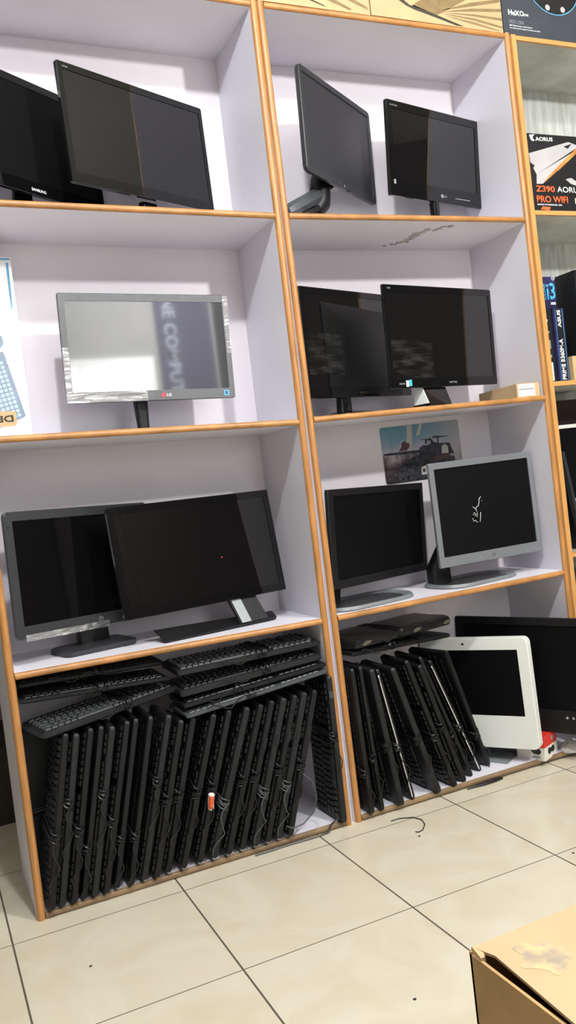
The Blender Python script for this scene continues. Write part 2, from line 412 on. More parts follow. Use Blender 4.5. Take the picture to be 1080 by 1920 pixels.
def film(root, Mp, x0, x1, z0, z1, m, y=-.002, amp=.0012, seed=1, nx=26, nz=18):
    rnd = random.Random(seed); g = G(Mp); grid = []
    for j in range(nz + 1):
        row = []
        for i in range(nx + 1):
            x = x0 + (x1 - x0) * i / nx; z = z0 + (z1 - z0) * j / nz
            row.append(g.v((x, y - amp * rnd.random(), z)))
        grid.append(row)
    for j in range(nz):
        for i in range(nx): g.face([grid[j][i], grid[j][i + 1], grid[j + 1][i + 1], grid[j + 1][i]])
    return g.build('protective_film', m, root, smooth=80)

def led(root, Mp, x, z, w=.006, h=.0015, m=None):
    G(Mp).box(x - w / 2, x + w / 2, -.0005, .001, z - h / 2, z + h / 2).build('power_light', m or GREYT, root)

# --- A2 left: 22 inch with curved chin
r, M = monitor('monitor', 'black monitor with curved lower bezel, leftmost on the top shelf, partly behind another', (.261, .140, 2.067), 34.2, 1.7, 0, .512, .323, (.020, .020, .022, .036), zA(2, .261), GLOSS, SCRM, MATTE, bow=.010, back=.055)
text('brand_lettering', 'SAMSUNG', WHITET, r, M @ T(-.031, -.0004, -.152), w=.052, h=.008, bold=.02)
G().loft([rrh(.075, .022, .008, 4, -.02, .05, .006), rrh(.060, .018, .008, 4, -.02, .045, .10)]).build('stand_neck', GLOSS, r)
G().loft([ell(.11, .075, 0, -.02, .05), ell(.11, .075, .004, -.02, .05), ell(.05, .03, .008, -.02, .05)]).build('stand_base', GLOSS, r)

# --- A2 right: glossy
r, M = monitor('monitor', 'large glossy black monitor turned sideways on the left cabinet\'s top shelf', (.571, .140, 2.073), 25.4, .6, -.7, .537, .325, (.017, .015, .020, .030), zA(2, .571), GLOSS, SCRG, GLOSS, back=.045, rc=.006)
text('top_left_lettering', 'HDMI', GREYT, r, M @ T(-.250, -.0002, .1475), w=.016, h=.004)
G().loft([rrh(.07, .03, .01, 4, .03, .045, .004), rrh(.06, .025, .01, 4, .03, .04, .075)]).build('stand_neck', GLOSS, r)
G().loft([ell(.115, .07, 0, .03, .03), ell(.115, .07, .005, .03, .03), ell(.05, .03, .008, .03, .03)]).build('stand_base', GLOSS, r)

# --- A3: film wrapped, front facing
zs = zA(3, .512)
r, M = monitor('monitor', 'film-wrapped grey monitor facing straight out on a slim black stem stand', (.512, .114, 1.474), 0, .4, 1.7, .498, .307, (.019, .017, .022, .030), zs, BRUSH, SCRF, MATTE, back=.05, rc=.006)
disc(G(M), .028, -.1385, .0062).build('logo_badge', LREDM, r)
text('brand_lettering', 'LG', WHITET, r, M @ T(.037, -.0004, -.1425), w=.014, h=.0085, bold=.02)
G(M).box(.214, .230, -.0006, .001, -.146, -.130).build('energy_sticker', BLUEP, r)
text('sticker_mark', 'E', MATTE, r, M @ T(.2185, -.0008, -.1425), w=.007, h=.009, bold=.03)
film(r, M, -.249, -.02, -.1535, -.1255, FILM2, y=-.004, seed=4, nz=5)
film(r, M, -.249, -.232, -.125, .0, FILM2, y=-.004, seed=5, nx=4)
film(r, M, .233, .249, -.02, .150, FILM2, y=-.004, seed=6, nx=4)
G().loft([rrh(.034, .022, .009, 4, -.032, .055, .004), rrh(.034, .022, .009, 4, -.032, .055, .012), rrh(.044, .024, .009, 4, -.034, .050, .115)]).build('stand_neck', MATTE, r)
G().loft([ell(.118, .082, 0, -.005, .03), ell(.118, .082, .003, -.005, .03), ell(.05, .035, .008, -.02, .05)]).build('stand_base', MATTE, r)

# --- A4 left: HP style 16:9 on rectangular foot
zs = zA(4, .262)
r, M = monitor('monitor', 'black monitor with round silver logo on a rectangular foot, left of the lowest monitor shelf', (.262, .146, .873), 22.5, 3.2, 2.2, .466, .339, (.024, .020, .025, .034), zs, CHAR, SCRG, MATTE, back=.05, rc=.014)
disc(G(M), .026, -.151, .0085).build('logo_badge', CHROME, r)
text('logo_letters', 'hp', CHAR, r, M @ T(.0205, -.0008, -.1565), w=.011, h=.010, bold=.01)
disc(G(M), -.222, .128, .002, n=10).build('screw_hole', GLOSS, r)
film(r, M, -.21, .05, -.176, -.158, FILM2, y=-.003, seed=8, nz=4, nx=40, amp=.004)
Q = Matrix.Rotation(R(-10), 4, 'Z')
G(Q).loft([rrh(.090, .035, .006, 4, .010, .040, .016), rrh(.085, .030, .006, 4, .005, .036, .15)]).build('stand_neck', MATTE, r)
G(Q).loft([rrh(.212, .135, .022, 6, .0, .018, 0), rrh(.216, .139, .024, 6, .0, .018, .004), rrh(.216, .139, .024, 6, .0, .018, .014), rrh(.196, .120, .02, 6, .0, .018, .018)]).build('stand_base', CHAR, r)

# --- A4 right: glossy wide with wedge stand and silver plate
zs = zA(4, .591)
r, M = monitor('monitor', 'wide glossy black monitor on a wedge foot with a silver plate', (.591, .113, .872), 11.0, 8.1, .3, .542, .317, (.020, .020, .022, .024), zs, GLOSS, SCRG, GLOSS, back=.04, rc=.004)
disc(G(M), .066, -.028, .0022, n=10, y0=.0012, y1=.0021).build('red_spot', LREDM, r)
Q = Matrix.Rotation(R(-11), 4, 'Z') @ T(-.591, -.113, 0)   # back to world axes, above the shelf
WQ = Q @ T(0, 0, 0)
g = G(WQ)   # wedge plate: raised at the back, thin lip at the front
a, b_, c_, d_ = (.432, .040), (.800, .110), (.815, .180), (.418, .108)
g.hexa([(a[0], a[1], 0), (b_[0], b_[1], 0), (c_[0], c_[1], 0), (d_[0] + .03, d_[1], 0),
        (a[0] - .002, a[1] - .002, .008), (b_[0] + .003, b_[1] - .002, .008), (c_[0] + .004, c_[1], .016), (d_[0], d_[1], .034)])
g.build('stand_base', MATTE, r, bevel=.002)
g = G(WQ)
g.hexa([(.678, .086, .010), (.775, .105, .010), (.775, .150, .03), (.678, .131, .03), (.648, .135, .130), (.735, .152, .130), (.735, .19, .130), (.648, .173, .130)])
nk = g.build('stand_neck', MATTE, r, bevel=.003)
g = G(WQ)
g.hexa([(.682, .083, .012), (.714, .089, .012), (.714, .093, .012), (.682, .087, .012), (.655, .130, .120), (.687, .136, .120), (.687, .140, .120), (.655, .134, .120)])
g.build('stand_plate', SATIN, r, bevel=.001)

# --- B2 left: on articulated arm
zs = zB(2, 1.222)
r, M = monitor('monitor', 'charcoal matte monitor turned sharply sideways on a grey swing arm', (1.222, .122, 2.111), 34.8, -1.8, -.3, .487, .314, (.016, .016, .018, .020), zs, CHAR, SCRD, CHAR, back=.05, rc=.014, recess=.003)
disc(G(M), .0, -.147, .0035, n=16).build('logo_badge', GREYT, r)
G(M).box(.016, .034, -.001, .003, -.1595, -.155).build('control_buttons', MATTE, r)
Qw = Matrix.Rotation(R(-34.8), 4, 'Z') @ T(-1.222, -.122, -zs)
g = G(Qw)
def obar(p, q, w, t, n=8):
    p, q = Vector(p), Vector(q); d = (q - p).normalized(); y = Vector((0, 1, 0)); y = (y - d * y.dot(d)).normalized(); z = d.cross(y)
    loops = []
    for s_, k in ((0, .7), (.02, 1), ((q - p).length - .02, 1), ((q - p).length, .7)):
        loops.append([p + d * s_ + y * (w / 2 * k * math.cos(2 * PI * (i + .5) / n) * 1.15) + z * (t / 2 * k * math.sin(2 * PI * (i + .5) / n) * 1.15) for i in range(n)])
    return loops
g.loft(obar((.975, .07, zs + .022), (1.118, .12, zs + .098), .05, .042)); arm = g.build('swing_arm', DGREY, r)
g = G(Qw); g.loft(obar((1.010, .10, zs + .006), (1.128, .135, zs + .062), .055, .035)); g.build('arm_spring_cover', MATTE, r)
g = G(Qw); g.tube([(1.10, .13, zs + .045), (1.125, .13, zs + .075), (1.132, .135, zs + .11), (1.140, .14, zs + .15), (1.165, .155, zs + .18), (1.20, .165, zs + .23)], [.03, .034, .034, .032, .03, .028], 12); g.build('arm_joint', MATTE, r)
g = G(Qw); g.box(1.175, 1.205, .115, .165, zs + .125, zs + .15); g.build('tilt_bracket', GLOSS, r, bevel=.004)
def ring(g, cx, cy, z0, ro, ri, h, n=40):
    loops = [[(cx + q * math.cos(2 * PI * k / n), cy + q * math.sin(2 * PI * k / n), z0 + zz) for k in range(n)] for q, zz in ((ro, 0), (ro, h * .5), (ro - .004, h), (ri + .004, h), (ri, h * .6), (ri, 0))]
    g.loft(loops + [loops[0]], False, False); return g
ring(G(Qw), 1.125, .105, zs + .0, .078, .058, .012).build('base_ring', CHROME, r)
G(Qw).loft([ell(.057, .057, zs + .001, 1.125, .105), ell(.055, .055, zs + .007, 1.125, .105)]).build('base_plate', MATTE, r)

# --- B2 right
zs = zB(2, 1.598)
r, M = monitor('monitor', 'small glossy black monitor with wide lower bezel, right of the swing-arm monitor', (1.598, .139, 2.082), 14.6, -5.2, -.7, .469, .300, (.024, .024, .026, .050), zs, GLOSS, SCRG, MATTE, back=.05, rc=.005)
disc(G(M), .020, -.128, .0062).build('logo_badge', GREYT, r)
text('brand_lettering', 'LG', GREYT, r, M @ T(.030, -.0004, -.132), w=.013, h=.0085, bold=.02)
text('top_left_lettering', 'FLATRON', GREYT, r, M @ T(-.218, -.0004, .132), w=.034, h=.005)
G(M).box(-.216, -.207, -.0006, .001, -.112, -.098).build('energy_sticker', GREYT, r)
G(M).box(.09, .170, -.0004, .001, -.130, -.128).build('button_marks', GREYT, r)
G().loft([rrh(.030, .024, .01, 5, -.005, .03, .004), rrh(.036, .026, .01, 5, -.005, .028, .10)]).build('stand_neck', GLOSS, r)
G().loft([ell(.105, .075, 0, .01, .02), ell(.105, .075, .003, .01, .02), ell(.03, .02, .012, .0, .03)]).build('stand_base', GLOSS, r)

# --- B3 left
zs = zB(3, 1.216)
r, M = monitor('monitor', 'glossy black monitor on a curved black foot, partly hidden behind the white-sided monitor', (1.222, .150, 1.461), 22.1, -1.1, -.8, .533, .342, (.018, .018, .020, .034), zs, GLOSS, SCRG, GLOSS, back=.045, rc=.004)
film(r, M, -.26, -.09, -.10, .03, FILM, seed=11)
text('brand_lettering', 'BENQ', INKD, r, M @ T(-.02, -.0004, -.160), w=.04, h=.006)
G().loft([rrh(.058, .03, .01, 5, -.078, .03, .006), rrh(.05, .028, .01, 5, -.073, .03, .09)]).build('stand_neck', GLOSS, r)
G().loft([ell(.135, .075, 0, -.05, .0), ell(.135, .075, .004, -.05, .0), ell(.11, .05, .010, -.05, .01), ell(.05, .03, .018, -.07, .03)]).build('stand_base', GLOSS, r)

# --- B3 right: white sided
zs = zB(3, 1.503)
r, M = monitor('monitor', 'glossy black monitor with white side and blue stickers beside the small carton', (1.503, .082, 1.461), 12.8, -2.1, -.4, .523, .328, (.016, .016, .022, .030), zs, GLOSS, SCRG, WHITEP, back=.05, rc=.006, edge=.006)
text('hdmi_lettering', 'HDMI', GREYT, r, M @ T(-.222, -.0004, -.152), w=.024, h=.006)
text('brand_lettering', 'HSTT5G', GREYT, r, M @ T(.012, -.0004, -.153), w=.037, h=.006, bold=.02)
text('top_left_lettering', 'HDMI', GREYT, r, M @ T(-.240, -.0004, .150), w=.014, h=.005)
G(M).box(-.191, -.179, -.0006, .001, -.159, -.139).build('white_sticker', WHITET, r)
G(M).box(-.177, -.165, -.0006, .001, -.157, -.137).build('blue_sticker', CYAN, r)
film(r, M, -.245, -.06, -.132, -.01, FILM, seed=12)
g = G(); g.hexa([(-.115, -.02, 0), (-.012, -.02, 0), (-.012, .06, 0), (-.115, .06, 0), (-.100, .025, .085), (.004, .025, .085), (.004, .05, .085), (-.100, .05, .085)]); g.build('stand_neck', GLOSS, r, bevel=.003)
g = G(); g.hexa([(-.120, -.016, .012), (-.1165, -.016, .012), (-.1165, .05, .012), (-.120, .05, .012), (-.104, .027, .080), (-.1005, .027, .080), (-.1005, .05, .080), (-.104, .05, .080)]); g.build('stand_side_trim', WHITEP, r, bevel=.001)
G().loft([ell(.12, .08, 0, -.06, .05), ell(.12, .08, .004, -.06, .05), ell(.06, .05, .008, -.06, .04)]).build('stand_base', GLOSS, r)

# --- B4: two on grey tray stands
def tray_stand(r, Mx, w, d, m, rim_m):
    """round-cornered open tray foot"""
    n = 8
    def lp(k, z, sx=0): return [(Mx @ Vector((x, y, z))) for x, y, z in rrh(w * k, d * k, min(w, d) * .42 * k, n, sx, 0, 0)]
    def L(k, z): return [(Mx @ Vector((x, y, z + q))) for (x, y, q) in rrh(w - k, d - k, min(w, d) * .42 - k * .4, n, 0, 0, 0)]
    G().loft([L(0, 0), L(-.004, .003), L(.006, .012), L(.040, .010), L(.060, .006)], True, True).build('stand_base', rim_m, r)
    o = G().loft([L(.058, .0062), L(.058, .0068)]).build('tray_inlay', m, r)
    return o
TRIM_ = mat('grey_foot_plastic', rgb(112, 116, 118), .4, bump=.05, bscale=500)
zs = zB(4, 1.22)
r, M = monitor('monitor', 'plain black monitor with side sockets on a grey tray foot, left of the silver monitor', (1.224, .150, .842), 24.4, -1.9, 2.1, .535, .308, (.026, .022, .022, .027), zs, MATTE, SCRM, MATTE, back=.038, rc=.003, recess=.004)
Qw = Matrix.Rotation(R(-24.4), 4, 'Z') @ T(-1.224, -.150, 0)
g = G(M); g.box(-.285, -.267, .010, .030, -.086, -.022); pb = g.build('side_socket_block', MATTE, r, bevel=.002)
for zz in (-.070, -.042):
    g = G(M); g.box(-.2865, -.284, .013, .020, zz - .007, zz + .007); g.build('usb_socket', GREYT, pb, bevel=.0005)
tray_stand(r, Qw @ T(1.115, .130, 0) @ Matrix.Rotation(R(8), 4, 'Z'), .34, .215, CHAR, TRIM_)
G(Qw).loft([rrh(.075, .03, .008, 4, 1.010, .165, .008), rrh(.075, .028, .008, 4, 1.050, .178, .20)]).build('stand_neck', MATTE, r)
zs = zB(4, 1.599)
r, M = monitor('monitor', 'silver framed squarish monitor with silver pen marks on its black screen', (1.599, .075, .876), -1.5, .7, -.5, .417, .348, (.019, .017, .021, .034), zs, SILV, SCRM, MATTE, back=.055, rc=.004, recess=.005)
disc(G(M), .006, -.158, .0072).build('logo_badge', CHROME, r)
disc(G(M), -.050, -.158, .003, n=12).build('power_button', GREYT, r)
sg = [[(1.580, .918), (1.572, .912), (1.5705, .898), (1.5655, .888), (1.5560, .885), (1.5565, .876)], [(1.544, .888), (1.5565, .876), (1.5610, .857), (1.5450, .869)], [(1.5450, .869), (1.5600, .851), (1.5410, .863)], [(1.539, .850), (1.542, .839), (1.550, .842), (1.553, .836), (1.558, .835)], [(1.573, .867), (1.5705, .850), (1.567, .835)], [(1.5822, .9055), (1.5836, .9045)]]
g = G()
for st in sg:
    g.tube([(x - 1.599, .0010, z - zs) for x, z in st], .0011, 5)
g.build('pen_marks', INKS, r, smooth=60)
tray_stand(r, T(-.055, .060, 0) @ Matrix.Rotation(R(9), 4, 'Z'), .33, .20, CHAR, TRIM_)
G().loft([rrh(.075, .05, .012, 4, -.160, .090, .008), rrh(.075, .05, .012, 4, -.160, .090, .062), rrh(.06, .03, .008, 4, -.10, .055, .20)]).build('stand_neck', MATTE, r)

# ------------------------------------------------------------------ white all-in-one and big black screen, right bin
r, M = monitor('computer', 'white all-in-one computer with thick chin leaning in the right floor bin', (1.508, .118, .255), -60.1, 1.7, -1.9, .394, .373, (.020, .037, .041, .109), H, WHITEP, SCRM, WHITEP, cat='computer', edge=.030, back=.06, rc=.020, recess=.003)
G(M).loft([rr(.007, .007, .0015, 3, -.031, .1665, .0005), rr(.007, .007, .0015, 3, -.031, .1665, -.0006)]).build('webcam', GLOSS, r)
g = G(); g.hexa([(-.09, -.02, 0), (.09, -.02, 0), (.09, .11, 0), (-.09, .11, 0), (-.09, -.02, .005), (.09, -.02, .005), (.09, .11, .005), (-.09, .11, .005)]); g.build('foot_plate', SATIN, r, bevel=.002)
g = G(); g.hexa([(-.09, .10, .004), (.09, .10, .004), (.09, .108, .004), (-.09, .108, .004), (-.09, .05, .20), (.09, .05, .20), (.09, .058, .20), (-.09, .058, .20)]); g.build('foot_upright', SATIN, r, bevel=.002)

r, M = monitor('monitor', 'large black monitor with a row of chrome buttons at the bin\'s right end', (1.682, .060, .2945), -63.4, 4.6, .5, .530, .385, (.030, .030, .026, .077), H, MATTE, SCRM, MATTE, edge=.016, back=.055, rc=.005, recess=.004)
for k in range(5):
    disc(G(M), .131 + .021 * k, -.1385, .0045, n=14, y0=-.002).build('button', CHROME, r)
G().loft([rrh(.09, .04, .01, 4, -.15, .045, .004), rrh(.09, .03, .01, 4, -.15, .035, .13)]).build('stand_neck', MATTE, r)
G().loft([rrh(.15, .09, .03, 5, -.15, .05, 0), rrh(.15, .09, .03, 5, -.15, .05, .006)]).build('stand_base', MATTE, r)

# ------------------------------------------------------------------ printed boxes
def carton(name, label, cat, x, y, z, w, d, h, m, yaw=0, bevel=.0015, group=None, seam=True, rot=None):
    """box with top flaps: origin at its front left bottom corner"""
    r = thing(name, label, cat, (x, y, z), R(yaw) if rot is None else rot, group)
    G().box(0, w, 0, d, 0, h - .002).build('box_body', m, r, bevel=bevel)
    G().box(.001, w - .001, .001, d / 2 - .0006, h - .002, h).build('top_flap', m, r, bevel=.0006)
    G().box(.001, w - .001, d / 2 + .0006, d - .001, h - .002, h).build('top_flap', m, r, bevel=.0006)
    return r
def prism(name, pts, m, parent, y0=-.0006, y1=.0005, sm=0):
    return flat(G(), pts, y0, y1).build(name, m, parent, smooth=sm)

# keyboard box: white, standing upside down at the left of the third shelf
z0 = zA(3, .1)
r = carton('keyboard_box', 'white keyboard carton printed with a keyboard picture, upside down beside the film-wrapped monitor', 'box', .026, .240, z0, .149, .052, .524, WPAPER)
def wp(pts): return [(x - .026, z - z0) for x, z in pts]
prism('blue_top_band', [(0.002, .516), (.146, .516), (.146, .521), (.002, .521)], BLUEP, r)
prism('blue_side_band', wp([(.1605, 1.752), (.1675, 1.752), (.1640, 1.622), (.1600, 1.622)]), BLUEP, r)
kx, kz = Vector((.163 - .1245, 1.316 - 1.4995)).normalized()      # along the long side, downwards
ax, az = kz, -kx                                                  # across, to the left
def kp(s, t): return (.1245 + kx * s + ax * t, 1.4995 + kz * s + az * t)
prism('keyboard_picture', wp([kp(-.004, .004), kp(.002, 0), kp(.185, 0), kp(.1885, .004), kp(.205, .118), kp(.02, .098)]), KPIC, r)
kg = G()
for i in range(13):
    for j in range(7):
        s0, t0 = .022 + i * .0127, .012 + j * .0125
        if t0 + .01 > .098: continue
        q = [kp(s0, t0), kp(s0 + .0085, t0), kp(s0 + .0085, t0 + .0085), kp(s0, t0 + .0085)]
        if min(x for x, z in q) < .029: continue
        flat(kg, wp(q), -.0011, -.0002)
kg.build('printed_keys', TEAL, r, smooth=0)
prism('mouse_picture', wp([(.03, 1.512), (.118, 1.512), (.1275, 1.525), (.125, 1.545), (.112, 1.556), (.03, 1.565)]), KPIC, r)
prism('brown_brand_band', wp([(.030, 1.290), (.129, 1.291), (.1365, 1.296), (.136, 1.333), (.030, 1.337)]), CARD, r, y0=-.0016)
text('brand_lettering', 'DELL', INKD, r, T(.044 - .026, -.0018, 1.303 - z0), w=.084, h=.019, bold=.03, rot180=True)

# small carton with white label
z0 = zB(3, 1.76)
th = -math.atan2(.0, 1)
r = carton('small_carton', 'low brown carton with a white barcode label on the middle cabinet\'s third shelf', 'box', 1.7205, .006, z0, .086, .26, .047, CARD, yaw=-9)
G().box(.007, .068, -.0008, .0006, .004, .044).build('shipping_label', WPAPER, r)
g = G()
for k in range(22): g.box(.010 + k * .0025, .010 + k * .0025 + (.0012 if k % 3 else .0018), -.0011, -.0007, .024, .030)
g.build('barcode', INKD, r, smooth=0)
text('label_text', 'IN 2Bus', INKD, r, T(.018, -.0010, .034), w=.024, h=.005)

# cartons on top of the middle cabinet
z0 = 2.4415
r = carton('carton', 'brown carton with dark leaf print on top of the middle cabinet, left one', 'box', .86, -.004, z0 + .002, .443, .30, .30, CARD, group='cartons on top of the cabinets')
def wl(pts, x0, zz): return [(x - x0, z - zz) for x, z in pts]
prism('printed_leaf', wl([(1.040, 2.480), (1.089, 2.466), (1.150, 2.450), (1.140, 2.456), (1.075, 2.476), (1.050, 2.490)], .86, z0 + .002), INKD, r)
prism('printed_ray', wl([(1.130, 2.480), (1.232, 2.450), (1.238, 2.455), (1.150, 2.490)], .86, z0 + .002), INKB, r)
prism('printed_ray', wl([(1.200, 2.490), (1.296, 2.459), (1.297, 2.467), (1.225, 2.494)], .86, z0 + .002), INKB, r)
r = carton('carton', 'brown carton with a printed fan of rays, on top beside the black box', 'box', 1.308, -.004, z0 + .004, .508, .30, .30, CARD, group='cartons on top of the cabinets')
W2 = lambda pts: wl(pts, 1.308, z0 + .004)
prism('printed_leaf', W2([(1.395, 2.514), (1.420, 2.514), (1.455, 2.492), (1.470, 2.494), (1.560, 2.472), (1.655, 2.449), (1.628, 2.448), (1.545, 2.466), (1.468, 2.481), (1.440, 2.490)]), INKD, r)
prism('printed_fan', W2([(1.46, 2.492), (1.555, 2.4745), (1.58, 2.486), (1.69, 2.545), (1.60, 2.56), (1.52, 2.53)]), INKB, r)
for q in ([(1.570, 2.490), (1.700, 2.519), (1.813, 2.546), (1.814, 2.556), (1.690, 2.529)], [(1.575, 2.487), (1.700, 2.502), (1.815, 2.514), (1.815, 2.524), (1.695, 2.511)], [(1.572, 2.484), (1.700, 2.487), (1.815, 2.485), (1.815, 2.493), (1.700, 2.493)], [(1.572, 2.481), (1.700, 2.473), (1.815, 2.459), (1.815, 2.466), (1.700, 2.480)], [(1.580, 2.476), (1.700, 2.460), (1.790, 2.450), (1.810, 2.450), (1.700, 2.467)]):
    prism('printed_ray', W2(q), INKB, r)
z0 = zC(1, 1.85) + .0015
r = carton('speaker_box', 'slate box with a round photo print on top of the right cabinet', 'box', 1.820, -.004, z0, .42, .28, .30, SLATE)
text('brand_lettering', 'HeX', WHITET, r, T(1.845 - 1.820, -.0004, 2.509 - z0), w=.048, h=.018, bold=.04)
ring2 = G()
n = 24
lo = [[(.082 + q * math.cos(2 * PI * k / n), yy, 2.519 - z0 + q * math.sin(2 * PI * k / n)) for k in range(n)] for q, yy in ((.0085, .0003), (.0085, -.0006), (.0055, -.0006), (.0055, .0003))]
ring2.loft(lo, False, False).build('logo_ring', WHITET, r)
text('logo_text', 'ZONE', WHITET, r, T(.088, -.0004, 2.512 - z0), w=.022, h=.008, bold=.02)
text('model_lettering', 'HEX-1204', GREYT, r, T(1.845 - 1.820, -.0004, 2.482 - z0), w=.062, h=.012)
text('small_print', '600 Watt Inverter with Charger', WHITET, r, T(1.845 - 1.820, -.0004, 2.4715 - z0), w=.098, h=.006, bold=.02)
text('small_print', 'long lasting power system for home and office', WHITET, r, T(1.845 - 1.820, -.0004, 2.4635 - z0), w=.130, h=.0055, bold=.02)
g = G()
n = 40
cx, cz = 2.05 - 1.820, 2.640 - z0
lo = [[(cx + .118 * q * math.cos(2 * PI * k / n), yy, cz + .110 * q * math.sin(2 * PI * k / n)) for k in range(n)] for q, yy in ((1, .0003), (1, -.0006))]
g.loft(lo).build('round_photo_print', BLKBOX, r, smooth=0)
for q0, q1 in ((1.0, .97),):
    lo = [[(cx + .118 * q * math.cos(2 * PI * k / n), yy, cz + .110 * q * math.sin(2 * PI * k / n)) for k in range(n)] for q, yy in ((q0, -.0003), (q0, -.0010), (q1, -.0010), (q1, -.0003))]
    G().loft(lo, False, False).build('photo_rim', BLUEP, r, smooth=0)
for hx, hz in ((2.018, 2.553), (2.085, 2.553)):
    disc(G(), hx - 1.820, hz - z0, .010, y0=-.0012, y1=-.0003).build('photo_highlight', PALE, r)

# gaming motherboard box on right cabinet
z0 = zC(2, 1.9) + .0005
r = carton('motherboard_box', 'black motherboard box with orange and white lettering on the right cabinet', 'box', 1.8825, .020, z0, .31, .075, .270, BLKBOX)
W3 = lambda pts: [(x - 1.8825 + (.0045 if z < 2.0 else .0) * 0, z - z0) for x, z in pts]
prism('printed_wing', W3([(1.891, 2.061), (2.072, 2.109), (2.130, 2.095), (2.150, 2.112), (1.938, 1.959), (1.912, 1.958), (1.916, 1.99), (1.904, 2.012), (1.912, 2.02), (1.894, 2.030)]), PALE, r)
prism('wing_notch', W3([(2.048, 2.092), (2.086, 2.103), (2.067, 2.085)]), BLKBOX, r, y0=-.0010, y1=-.0003)
prism('amber_streak', W3([(2.110, 2.092), (2.108, 2.058), (2.003, 2.002), (1.938, 1.958), (1.972, 1.990)]), ORANGE2, r, y0=-.0010, y1=-.0003)
prism('dark_wedge', W3([(2.160, 2.110), (2.160, 2.075), (2.010, 1.990), (1.990, 1.962), (1.945, 1.958), (2.003, 2.000)]), BLKBOX, r, y0=-.0012, y1=-.0003)
prism('pale_arrow', W3([(2.042, 1.978), (2.067, 1.984), (2.094, 1.971), (2.090, 1.957), (2.064, 1.963)]), PALE, r, y0=-.0015, y1=-.0003)
prism('red_corner', W3([(1.918, 1.872), (1.928, 1.881), (1.963, 1.880), (1.956, 1.868)]), ORANGE, r)
prism('bird_logo', W3([(1.901, 2.124), (1.926, 2.127), (1.917, 2.121), (1.914, 2.114), (1.923, 2.106), (1.914, 2.103), (1.906, 2.109)]), WHITET, r)
text('brand_lettering', 'AORUS', WHITET, r, T(1.926 - 1.8825, -.0004, 2.105 - z0) @ Matrix.Rotation(R(-1.5), 4, 'Y'), w=.077, h=.0135, bold=.03)
text('model_lettering', 'Z390', ORANGE, r, T(1.906 - 1.8825, -.0004, 1.931 - z0), w=.084, h=.0215, bold=.025)
text('series_lettering', 'AORUS', WHITET, r, T(2.000 - 1.8825, -.0004, 1.932 - z0), w=.112, h=.020, bold=.01)
text('edition_lettering', 'PRO WIFI', ORANGE, r, T(1.906 - 1.8825, -.0004, 1.895 - z0), w=.138, h=.0235, bold=.025)
text('small_print', 'GAMING MOTHERBOARD  I2HB', WHITET, r, T(1.906 - 1.8825, -.0004, 1.885 - z0), w=.108, h=.0055, bold=.02)
prism('pale_badge', W3([(2.076, 1.894), (2.10, 1.894), (2.10, 1.914), (2.076, 1.914)]), PALE, r)

# second shelf of the right cabinet
z0 = zC(3, 1.93) + .0005
r = carton('motherboard_box', 'navy motherboard box standing on edge with white spine lettering', 'box', 1.9215, .018, z0, .0465, .23, .253, NAVY)
def vt(nm, body, m, x, zb, zt, w, bold=.02):
    # lettering that runs upwards along a spine: local x -> up, local up -> left
    return text(nm, body, m, r, Matrix(((0, 0, -1, x + w), (0, 1, 0, -.0004), (1, 0, 0, zb), (0, 0, 0, 1))), w=zt - zb, h=w, bold=bold)
G().box(.013, .0365, -.0004, .001, .002, .250).build('dark_spine_panel', BLKBOX, r, smooth=0)
vt('brand_lettering', 'ASUS', WHITET, .0165, 1.464 - z0, 1.525 - z0, .0155, .04)
vt('model_lettering', 'PRIME B360M-A', WHITET, .0140, 1.284 - z0, 1.425 - z0, .0185, .03)
for xx in (.0095, .0405):
    G().box(xx, xx + .0012, -.0005, .001, .002, .250).build('pale_edge_line', BLUEP, r, smooth=0)
r = carton('graphics_card_box', 'black box with a white label between the wood upright and the navy motherboard box', 'box', 1.8835, .026, z0, .0365, .22, .251, BLKBOX)
G().box(.008, .0225, -.0006, .001, .005, .068).build('white_label', WPAPER, r)
for zz, hh in ((.085, .010), (.115, .030), (.170, .006)):
    G().box(.012, .0215, -.0006, .001, zz, zz + hh).build('printed_mark', GREYT, r)
prism('white_swoosh', [(.010, .206), (.0155, .206), (.0195, .216), (.013, .216)], WHITET, r)
r = carton('processor_box', 'blue processor box standing on top of the two motherboard boxes', 'box', 1.912, .100, z0 + .2545, .108, .08, .128, NAVY)
text('series_lettering', 'i3', CYAN, r, T(1.979 - 1.912, -.0004, 1.579 - z0 - .2545), w=.039, h=.060, bold=.02)
text('core_lettering', 'CORE', CYAN, r, Matrix(((0, 0, -1, .062), (0, 1, 0, -.0004), (1, 0, 0, 1.579 - z0 - .2545), (0, 0, 0, 1))), w=.058, h=.013, bold=.03)
lo = [[(2.013 - 1.912 + .0075 * q * math.cos(2 * PI * k / 20), yy, 1.655 - z0 - .2545 + .0065 * q * math.sin(2 * PI * k / 20)) for k in range(20)] for q, yy in ((1, .0003), (1, -.0006), (.8, -.0006), (.8, .0003))]
G().loft(lo, False, False).build('logo_ring', WHITET, r, smooth=0)
text('logo_text', 'intel', WHITET, r, T(2.0075 - 1.912, -.0004, 1.653 - z0 - .2545), w=.010, h=.005)
for zz in (1.562, 1.567):
    G().box(.081, .103, -.0006, .001, zz - z0 - .2545, zz + .003 - z0 - .2545).build('small_print', WHITET, r)
prism('purple_streak', [(.045, .088), (.070, .098), (.103, .104), (.07, .101)], PURP, r)
z0c = zC(3, 2.0) + .0005
r = carton('black_box', 'tall black box at the right end of the shelf beside the navy box', 'box', 2.066, .050, z0c, .10, .12, .392, BLKBOX, bevel=.004)
G().box(.014, .0155, -.0006, .001, .01, .38).build('grey_edge_line', GREYT, r)
r = carton('small_carton', 'small brown carton with a printed 3 in front of the tall black box', 'box', 1.9695, .000, z0c, .08, .055, .082, CARD)
